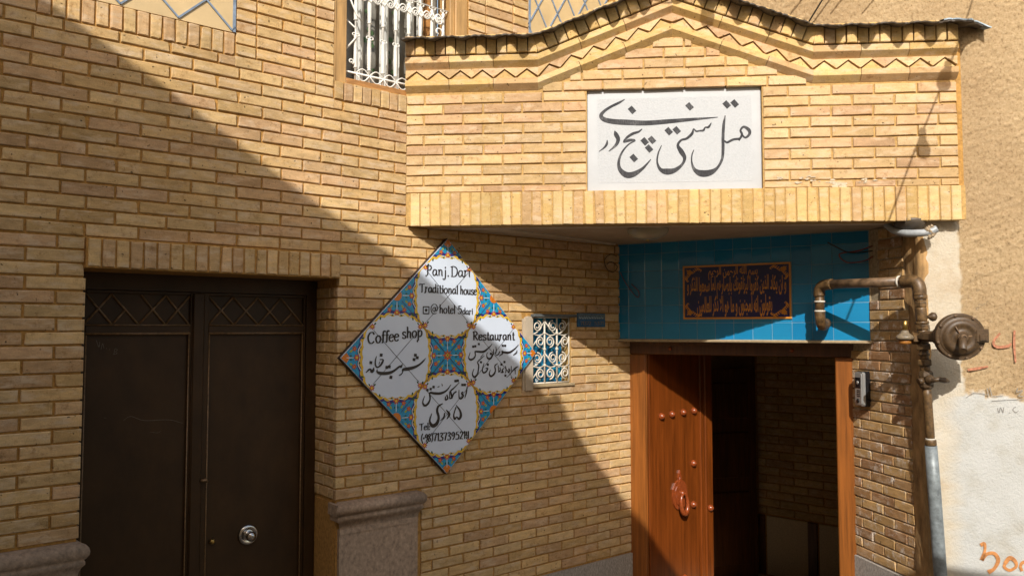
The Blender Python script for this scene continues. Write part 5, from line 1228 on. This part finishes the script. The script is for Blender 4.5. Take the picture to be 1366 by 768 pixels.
bw = MB(); bw.box(-2.0, 1.9, .62, .80, 2.60, 5.2)   # upper storey behind the canopy gable
bwt = thing('upper_storey_wall', 'plain plastered upper wall set back behind the canopy gable', 'wall', FD)
MB().box(.05, 1.7, .25, .45, 2.6, 5.2).build('wall', M['plaster'], bwt)

# ================================================================ scratches on the gate
q = MB()
for st in LETTERS['scratch']: ribbon(q, [(a, b, max(c*.8, .0008)) for a, b, c in st], .2615, 5)
q.build('chalk_scribble', M['chalk'], gate)

# ================================================================ gas pipe
GP = Vector((2.04, 3.95, 0))
gp = thing('gas_pipe', 'brown gas pipe bending from the blue tiles to a vertical riser in a grey sleeve', 'pipe', loc=GP)
def T(*ps): return [Vector(p)-GP for p in ps]
def ptube(name, pts, r, m, par=gp, n=14, sub=6):
    pts = [tuple(Vector(p)-(GP if par is gp else GR)) for p in pts]
    Q = smooth_path(pts, sub) if len(pts) > 2 else [np.array(p) for p in pts]
    return MB().tube([tuple(a) for a in Q], r, n).build(name, m, par)
ptube('stub_elbow', [(1.862, 4.675, 1.985), (1.835, 4.625, 1.968), (1.797, 4.575, 1.972), (1.781, 4.552, 2.01), (1.779, 4.550, 2.055)], .029, M['pipe'])
ptube('pipe', [(1.779, 4.55, 2.05), (1.779, 4.55, 2.15)], .026, M['pipe'])
ptube('elbow', [(1.779, 4.55, 2.135), (1.778, 4.55, 2.165), (1.786, 4.535, 2.192), (1.80, 4.503, 2.200), (1.818, 4.463, 2.201)], .031, M['pipe'])
ptube('pipe', [(1.808, 4.487, 2.201), (2.060, 4.105, 2.195)], .0262, M['pipe_worn'])
ptube('elbow', [(2.048, 4.123, 2.195), (2.070, 4.085, 2.195), (2.087, 4.055, 2.186), (2.093, 4.041, 2.155), (2.094, 4.040, 2.118)], .0335, M['pipe'])
def ring(x, y, z, r, h, name='coupling', m='pipe', n=20, ax=(0, 0, 1)):
    MB().lathe(Vector((x, y, z))-GP, ax, [(0, r*.93), (h*.15, r), (h*.85, r), (h, r*.93)], n, smooth=n > 8).build(name, M[m], gp)
for z in (2.045, 2.10): ring(1.779, 4.55, z, .0305, .010, 'sealant_ring', 'putty')
d_ = Vector((.252, -.382, -.006)).normalized()
ring(2.048-.02*d_.x, 4.123-.02*d_.y, 2.1955, .0325, .008, 'sealant_ring', 'putty', ax=d_)
X = lambda z: 2.094+(2.150-z)*.053
Yr = lambda z: 4.04+(2.150-z)*.012
def seg(z1, z0, r, name, m='pipe', n=20): ring(X(z0), Yr(z0), z0, r, z1-z0, name, m, n, ax=(X(z1)-X(z0), Yr(z1)-Yr(z0), z1-z0))
seg(2.122, 2.100, .034, 'coupling'); seg(2.100, 2.090, .029, 'coupling'); seg(2.088, 2.060, .031, 'hex_nut', 'pipe', 6)
seg(2.060, 1.985, .0265, 'pipe'); seg(1.987, 1.972, .033, 'coupling'); seg(1.970, 1.945, .034, 'hex_nut', 'pipe', 6); seg(1.945, 1.868, .026, 'union'); seg(1.872, 1.842, .036, 'hex_nut', 'pipe', 6)
seg(1.842, 1.79, .022, 'pipe'); seg(1.825, 1.812, .027, 'coupling'); seg(1.792, 1.760, .035, 'hex_nut', 'pipe', 6); seg(1.760, 1.735, .024, 'pipe')
vb = MB(); c = Vector((X(1.69), Yr(1.69), 1.69))-GP
vb.lathe(c+Vector((0, 0, .045)), (0, 0, -1), [(0, .026), (.008, .034), (.028, .036), (.045, .030), (.062, .036), (.082, .034), (.092, .026)], 8, smooth=False)
vb.lathe(c+Vector((0, -.02, .0)), (.15, -1, .05), [(0, .026), (.02, .025), (.03, .018), (.045, .012)], 12)
vb = vb.build('valve_body', M['regulator'], gp)
hv = MB(); hv.tube([c+Vector((-.005, -.06, .0)), c+Vector((.03, -.066, .004)), c+Vector((.062, -.06, .0)), c+Vector((.085, -.05, -.006))], [.011, .013, .015, .009], 10)
hv.tube([c+Vector((-.045, -.01, -.012)), c+Vector((-.02, -.01, -.005))], [.017, .02], 8); hv.build('valve_handle', M['regulator'], gp)
seg(1.650, 1.375, .0215, 'pipe'); seg(1.385, 1.355, .0275, 'coupling'); seg(1.392, 1.384, .024, 'sealant_ring', 'putty')
seg(1.356, 0.0, .0315, 'grey_sleeve', 'pipe_grey')
ks = MB(); ks.lathe(Vector((X(2.01)+.026, 4.04, 2.01))-GP, (1, 0, 0), [(0, .008), (.012, .010), (.018, .018), (.030, .024), (.042, .021), (.050, .010)], 14); ks.build('bleed_screw', M['regulator'], gp)

# ================================================================ gas regulator on the riser
GR = Vector((2.185, 3.85, 1.91))
rg = thing('gas_regulator', 'round dark brown gas regulator disc with bolted rim beside the riser pipe', 'gas regulator', loc=GR)
ax = Vector((-.16, -.97, -.08)).normalized()
rb = MB()
rb.lathe(-ax*.05, ax, [(0, .03), (.006, .080), (.022, .095), (.030, .114), (.045, .115), (.047, .110), (.050, .115), (.062, .114), (.066, .109)], 44)
rb.build('housing', M['regulator'], rg)
cvr = MB(); cvr.lathe(ax*.014, ax, [(0, .099), (.003, .097), (.006, .091), (.006, .086), (.016, .083), (.023, .070), (.023, .058), (.018, .050), (.019, .030), (.030, .024), (.034, .023)], 40)
cvr = cvr.build('cover', M['regulator'], rg)
e1 = (Vector((0, 0, 1))-ax*ax.z).normalized(); e2 = ax.cross(e1)
for i in range(8):
    a = i*PI/4+.25; p = ax*.016+(e1*math.cos(a)+e2*math.sin(a))*.106
    MB().lathe(p, ax, [(0, .007), (.007, .007), (.009, .004)], 6, smooth=False).build('bolt', M['pipe_worn'], rg)
st_ = MB(); c0 = ax*.035; dn = (ax*.55-e1*.75+e2*.30*-1).normalized()
left = Vector((-1, 0, 0)); dn = (Vector((-.42, -.75, -.62))).normalized()
st_.tube([c0, c0+dn*.035, c0+dn*.11], [.020, .018, .018], 14); st_.build('vent_tube', M['regulator'], rg)
MB().tube([c0+ax*.012, c0+ax*.024], [.018, .014], 16).build('cap_nut', M['pipe_worn'], rg)
MB().tube([c0+ax*.024, c0+ax*.0245], [.009, .009], 12).build('cap_hole', M['black'], rg)
rb2 = MB(); rb2.tube([c0, c0+Vector((-.035, -.006, .052))], [.006, .002], 6); rb2.tube([c0, c0+Vector((.05, .0, .008))], .006, 6); rb2.build('rib', M['pipe_worn'], rg)
bx_ = MB(); bx_.cbox(.050, .116, -.052, .0, -.028, .038, .006); bx_.cbox(.065, .10, -.058, -.050, -.020, .012, .003); bx_.build('side_box', M['regulator'], rg)
nt_ = MB(); nt_.lathe((-.05, .05, .0), (-.40, .92, 0), [(0, .030), (.02, .038), (.05, .038), (.055, .028), (.10, .028), (.135, .018)], 6, smooth=False); nt_.build('hex_nut', M['regulator'], rg)
rf = thing('relief_valve', 'small bell shaped relief valve on the left of the riser pipe', 'valve', loc=(2.020, 4.055, 1.905))
GV = Vector((0, 0, 0))
MB().lathe((0, 0, -.012), (0, 0, 1), [(0, .040), (.008, .043), (.016, .042), (.024, .034), (.034, .022), (.042, .018), (.048, .016)], 24).build('bell', simple('dusty_bronze', (0.22, 0.17, 0.11), .45, nscale=40, namt=.4, bump=.2), rf)
MB().lathe((0, 0, -.036), (0, 0, 1), [(0, .026), (.010, .030), (.026, .030)], 20).build('orange_washer', simple('orange_brass', (0.42, 0.17, 0.03), .5, nscale=60, namt=.3), rf)
MB().lathe((.002, 0, .034), (.02, 0, 1), [(0, .013), (.05, .0125), (.052, .008)], 16).build('stem', M['brass'], rf)
MB().lathe((.030, -.004, -.006), (1, -.12, 0), [(0, .018), (.006, .030), (.032, .030), (.036, .02)], 6, smooth=False).build('hex_nut', M['pipe'], rf)

# ================================================================ door intercom
ic = thing('door_intercom', 'silver video door intercom with black lens window on the brick pier', 'intercom')
ic.location = FE.w(-.046, .008, 1.60); ic.rotation_euler = (0, 0, FE.a)
b_ = MB(); b_.prism([(-.038, -.102), (.034, -.102), (.042, -.094), (.042, .092), (.034, .102), (-.034, .102), (-.042, .092), (-.042, -.094)], -.030, 0); b_.build('back_shell', M['black'], ic)
b_ = MB(); b_.prism([(-.036, -.098), (.030, -.098), (.038, -.088), (.038, .086), (.030, .097), (-.030, .097), (-.038, .086), (-.038, -.088)], -.046, -.022)
b_.prism([(-.030, -.090), (.024, -.090), (.030, -.082), (.030, .080), (.024, .088), (-.024, .088), (-.030, .080), (-.030, -.082)], -.052, -.045); b_.build('front_plate', M['silver'], ic)
MB().cbox(-.026, .022, -.0545, -.050, .004, .066, .002).build('lens_window', M['black'], ic)
MB().lathe((-.002, -.054, .036), (0, -1, 0), [(0, .012), (.003, .010), (.004, .004)], 16).build('lens', M['silver'], ic)
for i in range(4): MB().box(-.012, .018, -.0535, -.051, -.012-i*.011, -.007-i*.011).build('speaker_slot', M['black'], ic)
MB().lathe((-.004, -.052, -.070), (0, -1, 0), [(0, .013), (.004, .012), (.005, .008)], 16).build('call_button', M['black'], ic)

# ================================================================ grey conduit and rag under the canopy corner
cd = thing('grey_conduit', 'short bent grey conduit tied with rag under the right canopy corner', 'conduit', loc=(2.10, 4.05, 2.45))
cpts = [(-.085, .16, .058), (-.065, .12, .022), (-.035, .06, .0), (.0, .02, -.006), (.05, -.01, -.004), (.085, -.02, .012)]
MB().tube([tuple(q) for q in smooth_path(cpts, 6)], .019, 14).build('conduit_tube', M['grey_plastic'], cd)
shade_ = MB(); shade_.lathe((-.005, .07, .052), (-.1, -.25, -1), [(0, .078), (.010, .075), (.024, .062), (.036, .038), (.042, .015)], 28); shade_.build('dish', simple('dull_dark_dish', (0.10, 0.08, 0.06), .5), cd)
rgm = MB()
for i in range(9):
    a = i*.9; rgm.tube([(.045+.012*math.cos(a), -.015+.012*math.sin(a), .03-.006*i), (.056+.02*math.cos(a+1), -.02, .022-.006*i), (.06+.012*math.cos(a+2), -.012, .01-.006*i)], .009, 6)
rgm.build('rag_knot', M['rag'], cd)

# ================================================================ loose cables by the tiles
def cable(name, label, pts, r, m):
    base = Vector(pts[0]); o = thing(name, label, 'cable', loc=base)
    for q in pts if isinstance(pts[0][0], (list, tuple)) else [pts]:
        MB().tube([tuple(Vector(tuple(a))-base) for a in smooth_path(q, 6)], r, 6).build('wire', m, o)
wD = lambda u, o_, z: tuple(FD.w(u, o_, z)); wA = lambda u, o_, z: tuple(FA.w(u, o_, z))
cable('red_cable', 'red cable loop hanging over the upper right corner of the blue tiles', [wD(1.60, .02, 2.43), wD(1.52, .05, 2.40), wD(1.42, .06, 2.385), wD(1.46, .06, 2.335), wD(1.55, .05, 2.34), wD(1.60, .02, 2.37)], .0035, M['red_cable'])
cable('black_cable', 'black cable end sticking out over the upper right blue tiles', [wD(1.60, .02, 2.40), wD(1.48, .06, 2.39), wD(1.40, .08, 2.43), wD(1.36, .09, 2.455)], .0035, M['dark_cable'])
cable('red_cable', 'thin dark red cable looping at the left edge of the blue tiles', [wD(.02, .012, 2.33), wD(.06, .02, 2.26), wD(.12, .02, 2.18), wD(.15, .015, 2.16), wD(.15, .012, 2.20), wD(.10, .012, 2.25)], .0025, M['red_cable'])
cable('brown_cable', 'tangled brown cable on the shaded brick near the soffit', [wA(1.67, .01, 2.44), wA(1.60, .02, 2.45), wA(1.54, .02, 2.41), wA(1.56, .02, 2.35), wA(1.62, .02, 2.33), wA(1.66, .02, 2.37), wA(1.60, .02, 2.40), wA(1.56, .02, 2.38)], .0024, M['dark_cable'])

# ================================================================ overhead wires and the festoon that throws the bulb shadows
def back(fr, u, z, t, out=0.0):
    p = fr.w(u, out, z); return p-Vector((.10, 1.0, -.70))*t
wr = thing('overhead_wire', 'dark overhead wire running up past the stucco wall above the roof edge', 'wire', loc=(2.0, 3.9, 3.6))
def rel(ps, b): return [tuple(Vector(tuple(p))-b) for p in ps]
MB().tube(rel([FF.w(2.10, .03, 3.45), FF.w(2.62, .20, 4.3), FF.w(2.9, .4, 5.1)], Vector((2.0, 3.9, 3.6))), .0042, 6).build('wire', M['dark_cable'], wr)
for (ua, ub, o_) in ((1.98, 2.55, .32), (2.2, 2.75, .30), (2.36, 2.95, .33)):
    w2 = thing('overhead_wire', 'thin service wire above the roof edge, %s of the three' % ('leftmost', 'middle', 'rightmost')[[1.98, 2.2, 2.36].index(ua)], 'wire', loc=(2.0, 3.9, 4.0), group='service wires that cast thin shadows on the stucco')
    p0, p1 = back(FF, ua, 3.50, .45), back(FF, ub, 4.2, .45)
    MB().tube(rel([p0+(p1-p0)*.20, p1], Vector((2.0, 3.9, 4.0))), .0042, 6).build('wire', M['dark_cable'], w2)
fs = thing('festoon_lights', 'string of hanging bulbs crossing above the alley in front of the canopy', 'string lights', loc=(2.3, 2.9, 4.2))
FB = Vector((2.3, 2.9, 4.2)); tt = 1.25
cable_pts = [back(FC, u, z, tt) for u, z in ((2.50, 2.35), (2.585, 2.56), (2.70, 2.86), (2.83, 3.17), (2.93, 3.42), (3.05, 3.75), (3.12, 4.1))]
MB().tube(rel(smooth_path([tuple(p) for p in cable_pts], 4), FB), .0055, 6).build('cable', M['dark_cable'], fs)
def bulb(p, d):
    q = Vector(tuple(p))-FB; d = Vector(d).normalized()
    s_ = MB(); s_.lathe(q, d, [(0, .012), (.01, .019), (.05, .019), (.055, .014)], 14); s_ = s_.build('bulb_socket', M['dark_cable'], fs)
    b = MB(); b.lathe(q+d*.055, d, [(0, .015), (.015, .022), (.035, .034), (.06, .038), (.08, .032), (.094, .016), (.098, .003)], 18); b.build('bulb', M['frosted'], s_)
bulb(back(FC, 2.885, 3.335, tt), (-.25, 0, -1)); bulb(back(FC, 2.745, 2.985, tt), (.02, 0, -1))
f2 = [back(FC, u, z, 1.0) for u, z in ((.95, 3.90), (1.28, 3.71), (1.45, 3.672), (1.62, 3.705), (1.95, 3.86), (2.4, 4.0), (2.7, 4.3))]
MB().tube(rel(smooth_path([tuple(p) for p in f2], 4), FB), .0055, 6).build('cable', M['dark_cable'], fs)
for u, z in ((1.24, 3.745), (1.645, 3.705), (2.32, 3.98), (2.76, 4.02)):
    bulb(back(FC, u, z, 1.0), (0, 0, -1))
